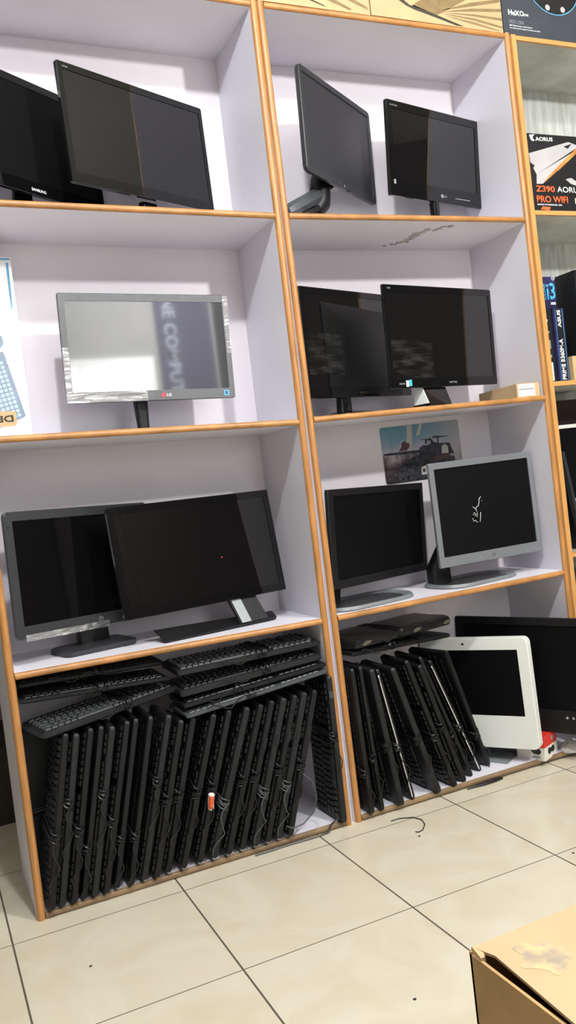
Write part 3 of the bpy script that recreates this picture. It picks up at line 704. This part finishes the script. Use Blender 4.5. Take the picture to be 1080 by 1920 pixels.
text('number_print', '3', INKD, r, T(.020, -.0004, .026), w=.008, h=.014, bold=.02)
prism('printed_square', [(.021, .004), (.033, .004), (.033, .018), (.021, .018)], INKD, r)

# third and fourth compartments of the right cabinet
z0 = zC(4, 2.1) + .0005
r, M = monitor('monitor', 'silver framed black monitor standing in the right grey cabinet', (2.135, .136, .990), 0, 1, 0, .42, .285, (.020, .020, .013, .013), z0, WHITEP, SCRM, MATTE, back=.05, rc=.003)
G().loft([rrh(.09, .03, .008, 4, 0, .045, .008), rrh(.08, .028, .008, 4, 0, .04, .2)]).build('stand_neck', MATTE, r)
G().loft([rrh(.30, .18, .03, 5, 0, .03, 0), rrh(.30, .18, .03, 5, 0, .03, .010)]).build('stand_base', MATTE, r)
r = thing('laptop', 'closed black laptop standing on edge and leaning against the upright in the right cabinet', 'laptop', (1.944, .028, z0), Matrix.Rotation(R(-9.0), 3, 'Y'))
G().loft([[(x, y, z) for x, z in ((0, 0), (.028, 0), (.028, .004), (.0, .004))] for y in (0, .1)]) .build('hinge_edge', MATTE, r)
G().box(.0, .016, 0, .10, .004, .345).build('lower_shell', MATTE, r, bevel=.003)
G().box(.0165, .028, 0, .10, .004, .345).build('screen_lid', CHAR, r, bevel=.003)
r = carton('dark_box', 'dark maroon box lying behind the silver framed monitor in the right cabinet', 'box', 1.885, .195, z0, .32, .10, .535, MAROON)
z0 = MC_.translation.z + H + .006
r = carton('black_box', 'black box in the lowest compartment of the right cabinet', 'box', 1.915, .030, .030, .30, .22, .56, BLKBOX, bevel=.003)
G().box(.01, .29, -.0006, .001, .42, .424).build('pale_line', GREYT, r)

# red and white box and bag beside the white computer
r = carton('webcam_box', 'small red and white box tucked under the corner of the white computer', 'box', 1.6475, -.028, .019, .098, .10, .082, WCARD, yaw=25)
G().box(-.0006, .0986, -.0006, .1006, .044, .0824).build('red_lid_print', RED, r, smooth=0)
disc(G(), .066, .063, .009, y0=-.0014, y1=-.0005).build('grey_emblem', GREYT, r)
g = G(); 
for q in (.036, .064): disc(g, q, .026, .011, y0=-.0012, y1=.0)
g.box(.033, .067, -.0012, 0, .019, .033)
g.build('printed_lens_pair', BLKBOX, r)
g = G(); flat(g, [(-.10, .0), (0, 0), (0, 0)], 0, 0) if False else None
G().loft([[(-.0010, y, z) for y, z in ((.012, .030), (.022, .050), (.045, .052), (.052, .038), (.040, .022), (.020, .020))], [(.0005, y, z) for y, z in ((.012, .030), (.022, .050), (.045, .052), (.052, .038), (.040, .022), (.020, .020))]]).build('printed_black_patch', BLKBOX, r, smooth=0)
G().box(-.0010, .0005, .016, .045, .008, .016).build('printed_small_label', GREYT, r)
def crumple(name, label, cat, cx, cy, z, a, b, h, m, seed):
    rnd = random.Random(seed); g = G(); n = 28; loops = []
    for q, zz in ((1, 0), (1.06, .25), (.9, .6), (.62, .88), (.25, 1)):
        loops.append([(a * q * (1 + .16 * (rnd.random() - .5)) * math.cos(2 * PI * k / n), b * q * (1 + .16 * (rnd.random() - .5)) * math.sin(2 * PI * k / n), h * zz * (1 + (.3 * (rnd.random() - .5) if zz else 0))) for k in range(n)])
    g.loft(loops); o = g.build(name, m, smooth=25); o.location = (cx, cy, z); return tag(o, label, cat)
crumple('plastic_bag', 'crumpled clear white plastic bag on the bin floor beside the red and white box', 'bag', 1.802, .004, H, .055, .036, .03, BAGM, 5)

# ------------------------------------------------------------------ poster
def poster_material():
    m = bpy.data.materials.new('printed_battle_scene'); m.use_nodes = True; nt = m.node_tree; b = nt.nodes['Principled BSDF']
    N = nt.nodes.new; Lk = nt.links.new
    tc = N('ShaderNodeTexCoord'); sep = N('ShaderNodeSeparateXYZ'); Lk(tc.outputs['Object'], sep.inputs[0])
    no = N('ShaderNodeTexNoise'); no.inputs['Scale'].default_value = 16; no.inputs['Detail'].default_value = 8; Lk(tc.outputs['Object'], no.inputs['Vector'])
    ad = N('ShaderNodeMath'); ad.operation = 'MULTIPLY_ADD'; Lk(no.outputs['Fac'], ad.inputs[0]); ad.inputs[1].default_value = .16; Lk(sep.outputs['Z'], ad.inputs[2])
    cr = N('ShaderNodeValToRGB'); cr.color_ramp.interpolation = 'B_SPLINE'
    mr = N('ShaderNodeMapRange'); mr.inputs['From Min'].default_value = .06; mr.inputs['From Max'].default_value = .29; Lk(ad.outputs[0], mr.inputs['Value']); Lk(mr.outputs[0], cr.inputs['Fac'])
    e = cr.color_ramp.elements
    e[0].position = 0; e[0].color = rgb(38, 36, 40); e[1].position = 1; e[1].color = rgb(92, 138, 160)
    for p, c in ((.30, rgb(60, 52, 52)), (.42, rgb(110, 96, 100)), (.52, rgb(196, 190, 196)), (.64, rgb(150, 156, 172)), (.8, rgb(112, 150, 168))):
        q = e.new(p); q.color = c
    # pale right side of the print
    mx = N('ShaderNodeMix'); mx.data_type = 'RGBA'
    mr2 = N('ShaderNodeMapRange'); mr2.inputs['From Min'].default_value = .17; mr2.inputs['From Max'].default_value = .31; mr2.inputs['To Max'].default_value = .75; Lk(sep.outputs['X'], mr2.inputs['Value'])
    Lk(mr2.outputs[0], mx.inputs[0]); Lk(cr.outputs['Color'], mx.inputs[6]); mx.inputs[7].default_value = rgb(176, 172, 168)
    # embossed dots of the pressed sheet
    vo = N('ShaderNodeTexVoronoi'); vo.inputs['Scale'].default_value = 70; vo.inputs['Randomness'].default_value = .25; Lk(tc.outputs['Object'], vo.inputs['Vector'])
    lt = N('ShaderNodeMath'); lt.operation = 'LESS_THAN'; Lk(vo.outputs['Distance'], lt.inputs[0]); lt.inputs[1].default_value = .22
    mu = N('ShaderNodeMath'); mu.operation = 'MULTIPLY'; Lk(lt.outputs[0], mu.inputs[0]); mu.inputs[1].default_value = .35
    mx2 = N('ShaderNodeMix'); mx2.data_type = 'RGBA'; Lk(mu.outputs[0], mx2.inputs[0]); Lk(mx.outputs[2], mx2.inputs[6]); mx2.inputs[7].default_value = rgb(150, 156, 164)
    Lk(mx2.outputs[2], b.inputs['Base Color'])
    bp = N('ShaderNodeBump'); bp.inputs['Strength'].default_value = .5; bp.inputs['Distance'].default_value = .002; Lk(vo.outputs['Distance'], bp.inputs['Height']); Lk(bp.outputs['Normal'], b.inputs['Normal'])
    b.inputs['Roughness'].default_value = .3
    return m
r = thing('poster', 'printed poster of a tank under a smoky blue sky on the middle cabinet\'s back panel', 'poster', (1.3575, DP - .001, .992), Matrix.Rotation(R(-1.0), 3, 'Y'))
PW, PH = .333, .2005
G().loft([rr(PW, PH, .010, 5, PW / 2, PH / 2, 0), rr(PW, PH, .010, 5, PW / 2, PH / 2, -.0010)]).build('printed_sheet', poster_material(), r, smooth=0)
TNK = mat('dark_tank_print', rgb(36, 36, 44), .4, nscale=60, col2=rgb(70, 70, 82))
HUL = mat('studded_hull_print', rgb(30, 30, 34), .3, nscale=90, col2=rgb(78, 80, 88))
Yf = (-.0016, -.0008)
prism('tank_hull', [(.050, .028), (.056, .050), (.090, .075), (.150, .092), (.165, .075), (.235, .082), (.300, .070), (.300, .004), (.06, .004)], HUL, r, *Yf)
prism('tank_turret', [(.150, .090), (.155, .115), (.170, .122), (.190, .120), (.215, .130), (.240, .124), (.285, .120), (.292, .098), (.300, .080), (.236, .078), (.165, .078)], TNK, r, *Yf)
prism('tank_barrel', [(.004, .102), (.004, .108), (.018, .109), (.155, .108), (.155, .097), (.018, .101)], TNK, r, *Yf)
prism('tank_gun', [(.160, .144), (.196, .144), (.205, .146), (.214, .136), (.215, .126), (.206, .124), (.206, .135), (.190, .138), (.186, .126), (.180, .126), (.182, .141), (.160, .142)], TNK, r, *Yf)
prism('tank_gun', [(.212, .148), (.222, .151), (.282, .146), (.282, .144), (.240, .143), (.238, .124), (.234, .124), (.233, .143), (.214, .144)], TNK, r, *Yf)
SMK = mat('dark_smoke_print', rgb(88, 66, 66), .6, noise=.4, nscale=50)
prism('explosion_smoke', [(.066, .112), (.080, .124), (.083, .138), (.094, .146), (.104, .138), (.114, .136), (.112, .122), (.100, .112)], SMK, r, *Yf)
PAL2 = mat('pale_smoke_print', rgb(190, 188, 178), .6, noise=.15, nscale=40)
prism('smoke_column', [(.104, .130), (.112, .200), (.134, .200), (.128, .150), (.124, .125)], PAL2, r, -.0012, -.0004)
prism('smoke_column', [(.146, .160), (.166, .200), (.178, .200), (.162, .160)], PAL2, r, -.0012, -.0004)
prism('stowage', [(.246, .084), (.250, .112), (.262, .118), (.275, .110), (.276, .084)], PAL2, r, -.0019, -.0014)
prism('rear_deck', [(.185, .060), (.200, .075), (.25, .086), (.282, .078), (.282, .066)], SMK, r, -.0019, -.0014)
prism('front_emblem', [(.150, .018), (.152, .046), (.172, .050), (.174, .018)], PALE, r, -.0019, -.0014)
disc(G(), .162, .033, .007, y0=-.0024, y1=-.0017, n=14).build('emblem_center', INKD, r)

# ------------------------------------------------------------------ keyboards
def kb_meshes(tag_, L, D, Tk, body_m, key_m, wrap, cable_m, palm=0.0, flatk=False, rim=None, seed=1):
    """shared meshes of one keyboard kind: long axis x (0..L), front edge y=0, back y=D, keys on +z"""
    rnd = random.Random(seed)
    # body: rounded slab, thicker at the back, chamfered ends
    prof = [(0.003, 0), (D - .003, 0), (D, .004), (D, Tk * .95), (D - .006, Tk), (.014, Tk * .86), (.003, Tk * .80), (.0005, Tk * .70), (0, .003)]
    loops = []
    for x, k in ((0, .55), (.004, .9), (.010, 1), (L - .010, 1), (L - .004, .9), (L, .55)):
        cy, cz = D / 2, Tk * .42
        loops.append([(x, cy + (y - cy) * (1 - (1 - k) * .10), cz + (z - cz) * (1 - (1 - k) * .75)) for y, z in prof])
    g = G(); g.loft(loops); b = g.build('body', body_m)
    # keycaps
    g = G(); nrow = 6; kp = (D - palm - .020) / nrow
    def top(y): return Tk * .86 + (Tk * .14) * (y - .014) / (D - .020) - .0006
    for j in range(nrow):
        y0 = palm + .010 + j * kp + (.003 if j == nrow - 1 else 0); x = .012
        while x < L - .014:
            wk = .0178
            if j == 0 and abs(x - .10) < .009: wk = .105
            elif j in (1, 2) and x < .02: wk = .03
            if x + wk > L - .010: break
            if not ((.268 * L / .44 < x < .276 * L / .44) or (.345 * L / .44 < x < .352 * L / .44)):
                a, c = x + .0009, x + wk - .0009; y1 = y0 + kp - .0018; za, zb = top(y0), top(y1); hh = .0025 if flatk else .0050
                ins = .0022
                g.hexa([(a, y0, za), (c, y0, za), (c, y1, zb), (a, y1, zb), (a + ins, y0 + ins * .6, za + hh), (c - ins, y0 + ins * .6, za + hh), (c - ins, y1 - ins, zb + hh), (a + ins, y1 - ins, zb + hh)])
            x += wk
    k = g.build('keycaps', key_m, smooth=0)
    # cable wound round the board
    g = G(); cx = L * wrap; zt = Tk + .006; n = 22
    for t in range(5):
        x0 = cx + (t - 2) * .006 + rnd.uniform(-.003, .003); sk = rnd.uniform(-.018, .018); pts = []
        for i in range(n + 1):
            a = 2 * PI * i / n; ca, sa = math.cos(a), math.sin(a); p = .35
            yy = D / 2 + (D / 2 + .003) * math.copysign(abs(ca) ** p, ca); zz = zt / 2 + (zt / 2 + .002) * math.copysign(abs(sa) ** p, sa)
            pts.append((x0 + sk * sa + .004 * ca, yy, zz))
        g.tube(pts, .0019, 5, False)
    pts = [(cx + .005, -.003, .004)]
    for i in range(9):
        pts.append((cx - .01 - .016 * i + rnd.uniform(-.004, .004), -.004 - .012 * math.sin(PI * i / 8) * rnd.uniform(.6, 1), Tk * .5 + .010 * math.sin(i * 1.1)))
    g.tube(pts, .0018, 5)
    c = g.build('cable', cable_m, smooth=70)
    out = [b.data, k.data, c.data]
    if rim:
        g = G()
        pts = [(.0, D, Tk * .5), (.004, D * .2, Tk * .5), (.012, .004, Tk * .55), (.03, -.0015, Tk * .6), (.05, -.0005, Tk * .6), (L - .02, -.0015, Tk * .6), (L - .004, .004, Tk * .5)]
        g.tube([(L - x, y, z) for x, y, z in pts], .0022, 6)
        q = g.build('silver_rim', rim, smooth=60); out.append(q.data); bpy.data.objects.remove(q)
    for o in (b, k, c): bpy.data.objects.remove(o)
    return out
KINDS = {
    'a': kb_meshes('a', .448, .150, .021, KBODY, KEYM, .42, CABLE, seed=1),
    'b': kb_meshes('b', .440, .155, .023, KBODY2, KEYM, .60, CABLE, seed=2),
    'c': kb_meshes('c', .446, .165, .020, KBODY, KEYM, .30, CABLE, palm=.02, flatk=True, seed=3),
    'd': kb_meshes('d', .420, .150, .023, KBODY, KEYM, .50, CABLE, seed=4),
    'e': kb_meshes('e', .420, .155, .025, KBODY2, KEYM, .36, CABLEG, seed=5),
    's': kb_meshes('s', .430, .150, .018, KBODY, KEYM, .42, CABLE, rim=CHROME, flatk=True, seed=6),
    'w': kb_meshes('w', .435, .190, .024, KBODY2, KEYM, .46, CABLE, palm=.04, seed=7),
    'f': kb_meshes('f', .446, .150, .017, KBODY, KEYM, .38, CABLE, flatk=True, seed=8),
    'g': kb_meshes('g', .446, .160, .014, DGREY, KEYG, .45, CABLE, flatk=True, seed=9),
    'h': kb_meshes('h', .446, .165, .020, KBODY2, KEYG, .58, CABLE, seed=10),
}
KINDS['i'] = kb_meshes('i', .402, .155, .021, KBODY2, KEYG, .62, CABLE, seed=11)
KINDS['j'] = kb_meshes('j', .400, .150, .015, KBODY, KEYM, .55, CABLE, flatk=True, seed=12)
NAMES = ('body', 'keycaps', 'cable', 'silver_rim')
def keyboard(kind, label, Mw, group):
    r = thing('keyboard', label, 'keyboard', Mw.translation, Mw.to_3x3(), group)
    for nm, me in zip(NAMES, KINDS[kind]):
        o = bpy.data.objects.new(nm, me); COL.objects.link(o); o.parent = r
    return r
def standing(x, y, z, lean, yaw=0, flip=False):
    c, s = math.cos(lean), math.sin(lean)
    u, n, w = Vector((s, 0, c)), Vector((-c, 0, s)), Vector((0, 1, 0))
    if flip: n, w = -n, -w
    m3 = Matrix((u, w, n)).transposed()
    m3 = Matrix.Rotation(yaw, 3, 'Z') @ m3
    return Matrix.Translation((x, y, z)) @ m3.to_4x4()
ORD = ['leftmost', 'second', 'third', 'fourth', 'fifth', 'sixth', 'seventh', 'eighth', 'ninth', 'tenth', 'eleventh', 'twelfth', 'thirteenth', 'fourteenth', 'fifteenth', 'sixteenth', 'seventeenth', 'eighteenth', 'nineteenth', 'twentieth']
xb = [.034, .062, .091, .118, .146, .175, .205, .242, .279, .313, .346, .388, .436, .478, .519, .562, .602, .640, .676, .710]
xt = [.122, .154, .186, .217, .247, .284, .313, .351, .404, .438, .469, .526, .574, .626, .668, .704, .744, .781, .816, .848]
zt_ = [.450, .460, .446, .455, .454, .450, .462, .460, .452, .444, .421, .414, .418, .406, .412, .411, .420, .427, .434, .439]
kinds = 'abacbaccbdddbeddebed'
yb = [-.026, -.020, -.024, -.018, -.022, -.026, -.016, -.024, -.020, -.026, -.018, -.024, -.020, -.022, -.026, -.020, -.024, -.022, -.020, -.024]
for i in range(20):
    lean = math.atan2(xt[i] - xb[i], zt_[i] - .02)
    k = kinds[i]
    if i >= 10 and k in 'abc': k = 'd'
    th = .010
    # lowest corner touches the bin floor
    z = H + .0015 + .020 * math.sin(lean)
    lab = f'black keyboard on end in the left floor bin, {ORD[i]} from the bin\'s left side' if i else 'black keyboard on end in the left floor bin, leftmost against the wood upright'
    if i == 12: lab = 'black keyboard with an orange cable sleeve, on end in the left floor bin'
    r = keyboard(k, lab, standing(xb[i] + th, yb[i], z, lean), 'keyboards standing in the left floor bin')
    if i == 12:
        g = G(); g.tube([(.150, -.004, .010), (.172, -.012, .018), (.192, -.018, .022)], .0085, 10); sl = g.build('cable_sleeve', WCARD, r); sl['label'] = 'orange and silver cable sleeve'
        g = G(); g.tube([(.153, -.0065, .0115), (.172, -.0145, .0185), (.189, -.020, .0218)], .0075, 10); g.build('orange_band', ORANGE, sl)
    if i in (15, 16, 17, 18, 19):
        L = KINDS[k][0].vertices
        G().box(.285, .315, -.0012, .010, .0008, .0125).build('foot_tab', KBODY2, r, bevel=.0008)
r = keyboard('b', 'black keyboard standing nearly upright against the left bin\'s right wall', standing(.8965, -.026, H + .002, R(.6), 0), 'keyboards standing in the left floor bin')
G().box(.375, .395, -.0012, .010, .001, .0155).build('foot_tab', KEYG, r, bevel=.0008)

mk = Matrix(((0, 1, 0), (0, 0, 1), (1, 0, 0)))
keyboard('w', 'black keyboard standing broadside at the back of the left bin, behind the leftmost ones', T(.024, .165, H + .001) @ mk.to_4x4(), 'keyboards standing in the left floor bin')
# right bin, leaning left
RB = [  # x bottom, y front, x top, z top, kind, words
    (.982, -.024, .968, .484, 'c', 'black keyboard on end in the right floor bin, leftmost against the wood upright'),
    (1.018, -.022, .996, .467, 'f', 'black keyboard on end in the right floor bin, second from its left side'),
    (1.085, -.030, 1.030, .473, 'w', 'wide dark keyboard on end in the right floor bin, third from its left side'),
    (1.134, -.014, 1.066, .400, 's', 'black keyboard with a pale silver rim low down, fourth from the right bin\'s left side'),
    (1.226, -.024, 1.106, .449, 'w', 'wide charcoal keyboard with a broad grey front, in the middle of the right bin'),
    (1.294, -.014, 1.170, .431, 'a', 'black keyboard on end in the right floor bin, sixth from its left side'),
    (1.338, -.002, 1.216, .430, 'd', 'black keyboard on end in the right floor bin, seventh from its left side'),
    (1.380, .020, 1.240, .425, 'f', 'black keyboard on end just left of the silver rimmed one in the right bin'),
    (1.430, .040, 1.272, .425, 's', 'black keyboard with a bright silver rim along its whole front edge'),
    (1.482, .060, 1.336, .434, 'c', 'black keyboard on end nearest the white computer in the right bin'),
]
for (x0, y0, x1, z1, k, lab), yw in zip(RB, [0, 0, 0, 0, 0, 0, 0, 0, R(4), R(14)]):
    lean = math.atan2(x1 - x0, z1 - .02)
    L = max(v.co.x for v in KINDS[k][0].vertices)
    # lowest corner is the left lower one when leaning left: keys face left, so lift by the key side
    z = H + .0015 + .014 * math.sin(-lean)
    keyboard(k, lab, standing(x0 + .011, y0, z, lean, yw), 'keyboards standing in the right floor bin')

def lying(x, y, z, roll, yaw, pitch=0, flip=False):
    m = Matrix.Rotation(yaw, 4, 'Z') @ Matrix.Rotation(-roll, 4, 'Y') @ Matrix.Rotation(pitch, 4, 'X')
    if flip: m = m @ Matrix.Rotation(PI, 4, 'X') @ T(0, -.15, -.02)
    return T(x, y, z) @ m
GL = 'keyboards lying across the top of the left floor bin'
keyboard('i', 'worn charcoal keyboard lying slanted across the left bin, nearest the front', lying(.068, -.036, .464, R(4.2), R(13)), GL)
keyboard('j', 'black keyboard lying behind and above the slanted one, at the left of the bin', lying(.028, .020, .553, R(-3.0), R(2)), GL)
keyboard('j', 'thin black keyboard lying highest at the left, just under the shelf', lying(.030, .075, .583, R(-2.0), R(1.5)), GL)
keyboard('g', 'grey keyboard lying lowest in the right hand pile across the left bin', lying(.448, -.030, .431, R(4.9), R(1)), GL)
keyboard('f', 'black keyboard lying second from the bottom of the right hand pile', lying(.448, -.014, .456, R(3.9), R(0)), GL)
keyboard('b', 'black keyboard lying third from the bottom of the right hand pile', lying(.448, .000, .484, R(3.0), R(0)), GL)
keyboard('h', 'thick black keyboard lying on top of the right hand heap under the shelf', lying(.448, .010, .542, R(.6), R(0)), GL)
GR = 'keyboards lying across the top of the right floor bin'
keyboard('f', 'black keyboard lying across the standing ones in the right bin, lower of two', lying(1.000, .018, .491, R(-4.0), R(14)), GR)
rk = keyboard('w', 'black keyboard wrapped in torn plastic lying on top in the right bin', lying(1.010, .012, .512, R(-1.0), R(14)), GR)
g = G()
rnd = random.Random(3)
loops = []
for i in range(15):
    x = .0 + .43 * i / 14
    loops.append([(x, .195 * (.5 + .5 * math.copysign(abs(math.cos(a)) ** .5, math.cos(a))) - .003, .012 + .017 * math.copysign(abs(math.sin(a)) ** .5, math.sin(a)) + rnd.uniform(0, .005)) for a in [2 * PI * q / 16 for q in range(16)]])
TORN = mat('torn_black_plastic_wrap', rgb(20, 20, 20), .3, bump=.8, bscale=60)
g.loft(loops).build('plastic_wrap', TORN, rk, smooth=30)
TEAR = mat('tan_tear', rgb(84, 78, 68), .6)
for xx in (.03, .255, .40):
    G().loft([[(xx + q[0], -.0045, .006 + q[1]) for q in ((0, 0), (.026, .004), (.034, .012), (.010, .014), (-.008, .006))], [(xx + q[0], -.0055, .006 + q[1]) for q in ((0, 0), (.026, .004), (.034, .012), (.010, .014), (-.008, .006))]]).build('tear', TEAR, rk)

# loose cable loop in the left bin and wires on the floor
g = G(); g.tube([(.770, -.02, .20), (.792, -.035, .175), (.800, -.040, .13), (.785, -.040, .085), (.750, -.036, .058), (.715, -.034, .055), (.70, -.034, .065)], .0022, 6)
tag(g.build('loose_cable', CABLEG), 'grey cable looping down in front of the standing keyboards at the left bin\'s right end', 'cable')
g = G(); g.tube([(.870, -.018, .036), (.845, -.018, .0235), (.835, -.020, .006), (.80, -.022, .0035), (.74, -.020, .0035), (.69, -.018, .0035), (.64, -.020, .0035), (.60, -.019, .0035)], .0026, 6)
tag(g.build('loose_cable', CABLE), 'black cable running along the floor at the foot of the left bin', 'cable')
g = G(); g.tube([(1.335, -.016, .0035), (1.36, -.018, .0035), (1.40, -.020, .004), (1.44, -.018, .0045), (1.475, -.016, .004)], [.002, .003, .006, .008, .004], 6)
tag(g.build('loose_cable', CABLE), 'short black cable end on the floor in front of the right bin', 'cable')
g = G(); g.tube([(1.020, -.066, .002), (1.05, -.068, .003), (1.085, -.088, .003), (1.095, -.12, .003), (1.085, -.15, .002), (1.060, -.178, .002), (1.042, -.184, .002), (1.036, -.176, .002)], .0015, 6)
tag(g.build('wire_scrap', CABLE), 'thin black curled wire scrap on the floor tiles', 'wire')
CR = mat('dark_grit', rgb(40, 36, 34), .8)
for (x, y), lab in zip(((.078, -.301), (.616, -.822), (1.283, -.544), (1.030, -.205)), ('dark crumb on the floor tile at the lower left', 'dark crumb on the floor tile left of the big carton', 'dark crumb on the tile right of the big grout crossing', 'dark crumb just below the curled wire scrap')):
    g = G(); g.loft([[(.004 * q * math.cos(2 * PI * k / 7) * (1 + .3 * math.sin(3 * k)), .003 * q * math.sin(2 * PI * k / 7), zz) for k in range(7)] for q, zz in ((1, 0), (.9, .0015), (.4, .0026))])
    o = g.build('floor_crumb', CR); o.location = (x, y, 0); tag(o, lab, 'crumb')

# ------------------------------------------------------------------ foreground carton on a black stool
ZS = .348
st = thing('stool', 'black padded stool under the large brown carton', 'stool', (.60, -1.62, 0))
G().loft([rrh(.45, .44, .03, 5, 0, 0, ZS - .06), rrh(.46, .45, .035, 5, 0, 0, ZS - .05), rrh(.46, .45, .035, 5, 0, 0, ZS - .012), rrh(.43, .42, .03, 5, 0, 0, ZS - .001)]).build('seat_pad', MATTE, st)
for sx in (-1, 1):
    for sy in (-1, 1):
        G().tube([(sx * .20, sy * .19, 0), (sx * .18, sy * .17, ZS - .055)], .016, 10).build('leg', CHAR, st)
cr_ = thing('carton', 'large brown carton with a worn corner and grey stain in the near foreground', 'box', (.385, -1.393, ZS), R(0))
cw, cd, ch = .52, .44, .102
# panels: open slit along the left upper edge, lid slightly lifted
G().box(0, .004, -cd, 0, 0, ch - .006).build('side_wall', CARDD, cr_, bevel=.001)
G().box(cw - .004, cw, -cd, 0, 0, ch - .004).build('side_wall', CARDD, cr_, bevel=.001)
G().box(.0, cw, -.004, 0, 0, ch - .003).build('end_wall', CARDD, cr_, bevel=.001)
G().box(.0, cw, -cd, -cd + .004, 0, ch - .003).build('end_wall', CARDD, cr_, bevel=.001)
G().box(.004, cw - .004, -cd + .004, -.004, 0, .004).build('bottom_panel', CARDD, cr_)
g = G()
lid = [[], []]
nseg = 14
for i in range(nseg + 1):
    y = -cd * i / nseg
    k = i / nseg
    inx = .016 * max(0, 1 - abs(k - .05) / .5) if k > .02 else .004      # lid edge pulled in near the worn corner
    lift = .0
    lid[0].append((inx, y, ch - .003 + lift)); lid[1].append((cw, y, ch - .003))
for top_ in (0,):
    a = [(x, y, z) for x, y, z in lid[0]]; b = [(x, y, z) for x, y, z in lid[1]]
    outl = a + list(reversed(b))
    g.loft([[(x, y, z) for x, y, z in outl], [(x, y, z + .0035) for x, y, z in outl]])
lidm = mat('carton_lid_cardboard', rgb(186, 159, 123), .85, noise=.08, nscale=10, bump=.12, bscale=110)
lid_o = g.build('lid', lidm, cr_, smooth=20)
g = G(); g.loft([[(0, 0, ch - .012), (.016, 0, ch - .012), (.018, 0, ch + .0005), (.004, 0, ch + .001)], [(.0, -.020, ch - .012), (.010, -.020, ch - .012), (.006, -.024, ch - .001), (.0, -.024, ch - .001)]]); g.build('torn_corner_flap', CARD, cr_, bevel=.001)
g = G(); p = [(.0 + .030 * math.cos(2 * PI * k / 26) * (1 + .28 * math.sin(5 * k)) + .062, -.066 + .034 * math.sin(2 * PI * k / 26) * (1 + .22 * math.cos(7 * k)), 0) for k in range(26)]
STN = mat('grey_smudge', rgb(150, 138, 122), .85, noise=.3, nscale=45, col2=rgb(196, 170, 128))
g.loft([[(x, y, ch + .0004) for x, y, z in p], [(x, y, ch + .0009) for x, y, z in p]]); g.build('stain', STN, lid_o, smooth=0)

# ------------------------------------------------------------------ clutter behind the left cabinet
r = carton('carton', 'dark brown carton standing on the floor behind the left cabinet', 'box', -.62, .765, .0, .70, .42, .26, DARKC)
disc(G(), .600, .115, .016, y0=-.001, y1=.001).build('hand_hole', BLKBOX, r)
r = carton('black_box', 'black box stacked on the dark carton behind the left cabinet', 'box', -.58, .790, .2605, .60, .36, .30, BLKBOX)
G().box(.02, .58, -.0008, .001, .2, .205).build('grey_line', DGREY, r)
r = carton('dark_box', 'brown box topmost of the stack behind the left cabinet', 'box', -.56, .800, .5615, .58, .34, .50, DARKC)

# ------------------------------------------------------------------ lights
def lamp(name, loc, watts, size, col):
    l = bpy.data.lights.new(name, 'POINT'); l.energy = watts; l.shadow_soft_size = size; l.color = col
    o = bpy.data.objects.new(name, l); o.location = loc; COL.objects.link(o); return o
lamp('ceiling_lamp', (1.87, -2.65, 2.72), 255, .07, (1, .985, .97))
lamp('ceiling_lamp', (.22, -1.55, 2.98), 140, .05, (.97, .985, 1))
w = bpy.data.worlds.new('room_air'); S.world = w; w.use_nodes = True
w.node_tree.nodes['Background'].inputs[0].default_value = (.9, .95, 1, 1); w.node_tree.nodes['Background'].inputs[1].default_value = .15

# ------------------------------------------------------------------ camera
yaw, pit, rol = 0.41926, -0.03573, -0.11681
cy_, sy_ = math.cos(yaw), math.sin(yaw); cp, sp = math.cos(pit), math.sin(pit); cr0, sr0 = math.cos(rol), math.sin(rol)
fwd = Vector((sy_ * cp, cy_ * cp, sp)); right = Vector((cy_, -sy_, 0)); up = right.cross(fwd)
r2 = cr0 * right + sr0 * up; u2 = -sr0 * right + cr0 * up
cam = bpy.data.cameras.new('camera'); co = bpy.data.objects.new('camera', cam); COL.objects.link(co)
m3 = Matrix((r2, u2, -fwd)).transposed()
co.matrix_world = Matrix.Translation((-0.17240, -2.25553, 1.04424)) @ m3.to_4x4()
cam.sensor_fit = 'VERTICAL'; cam.sensor_height = 36; cam.lens = 1582.343 / 1920 * 36; cam.clip_start = .05
S.camera = co
S.view_settings.view_transform = 'Standard'; S.view_settings.look = 'None'; S.view_settings.gamma = 1; S.view_settings.use_curve_mapping = False
S.view_settings.exposure = 0.0
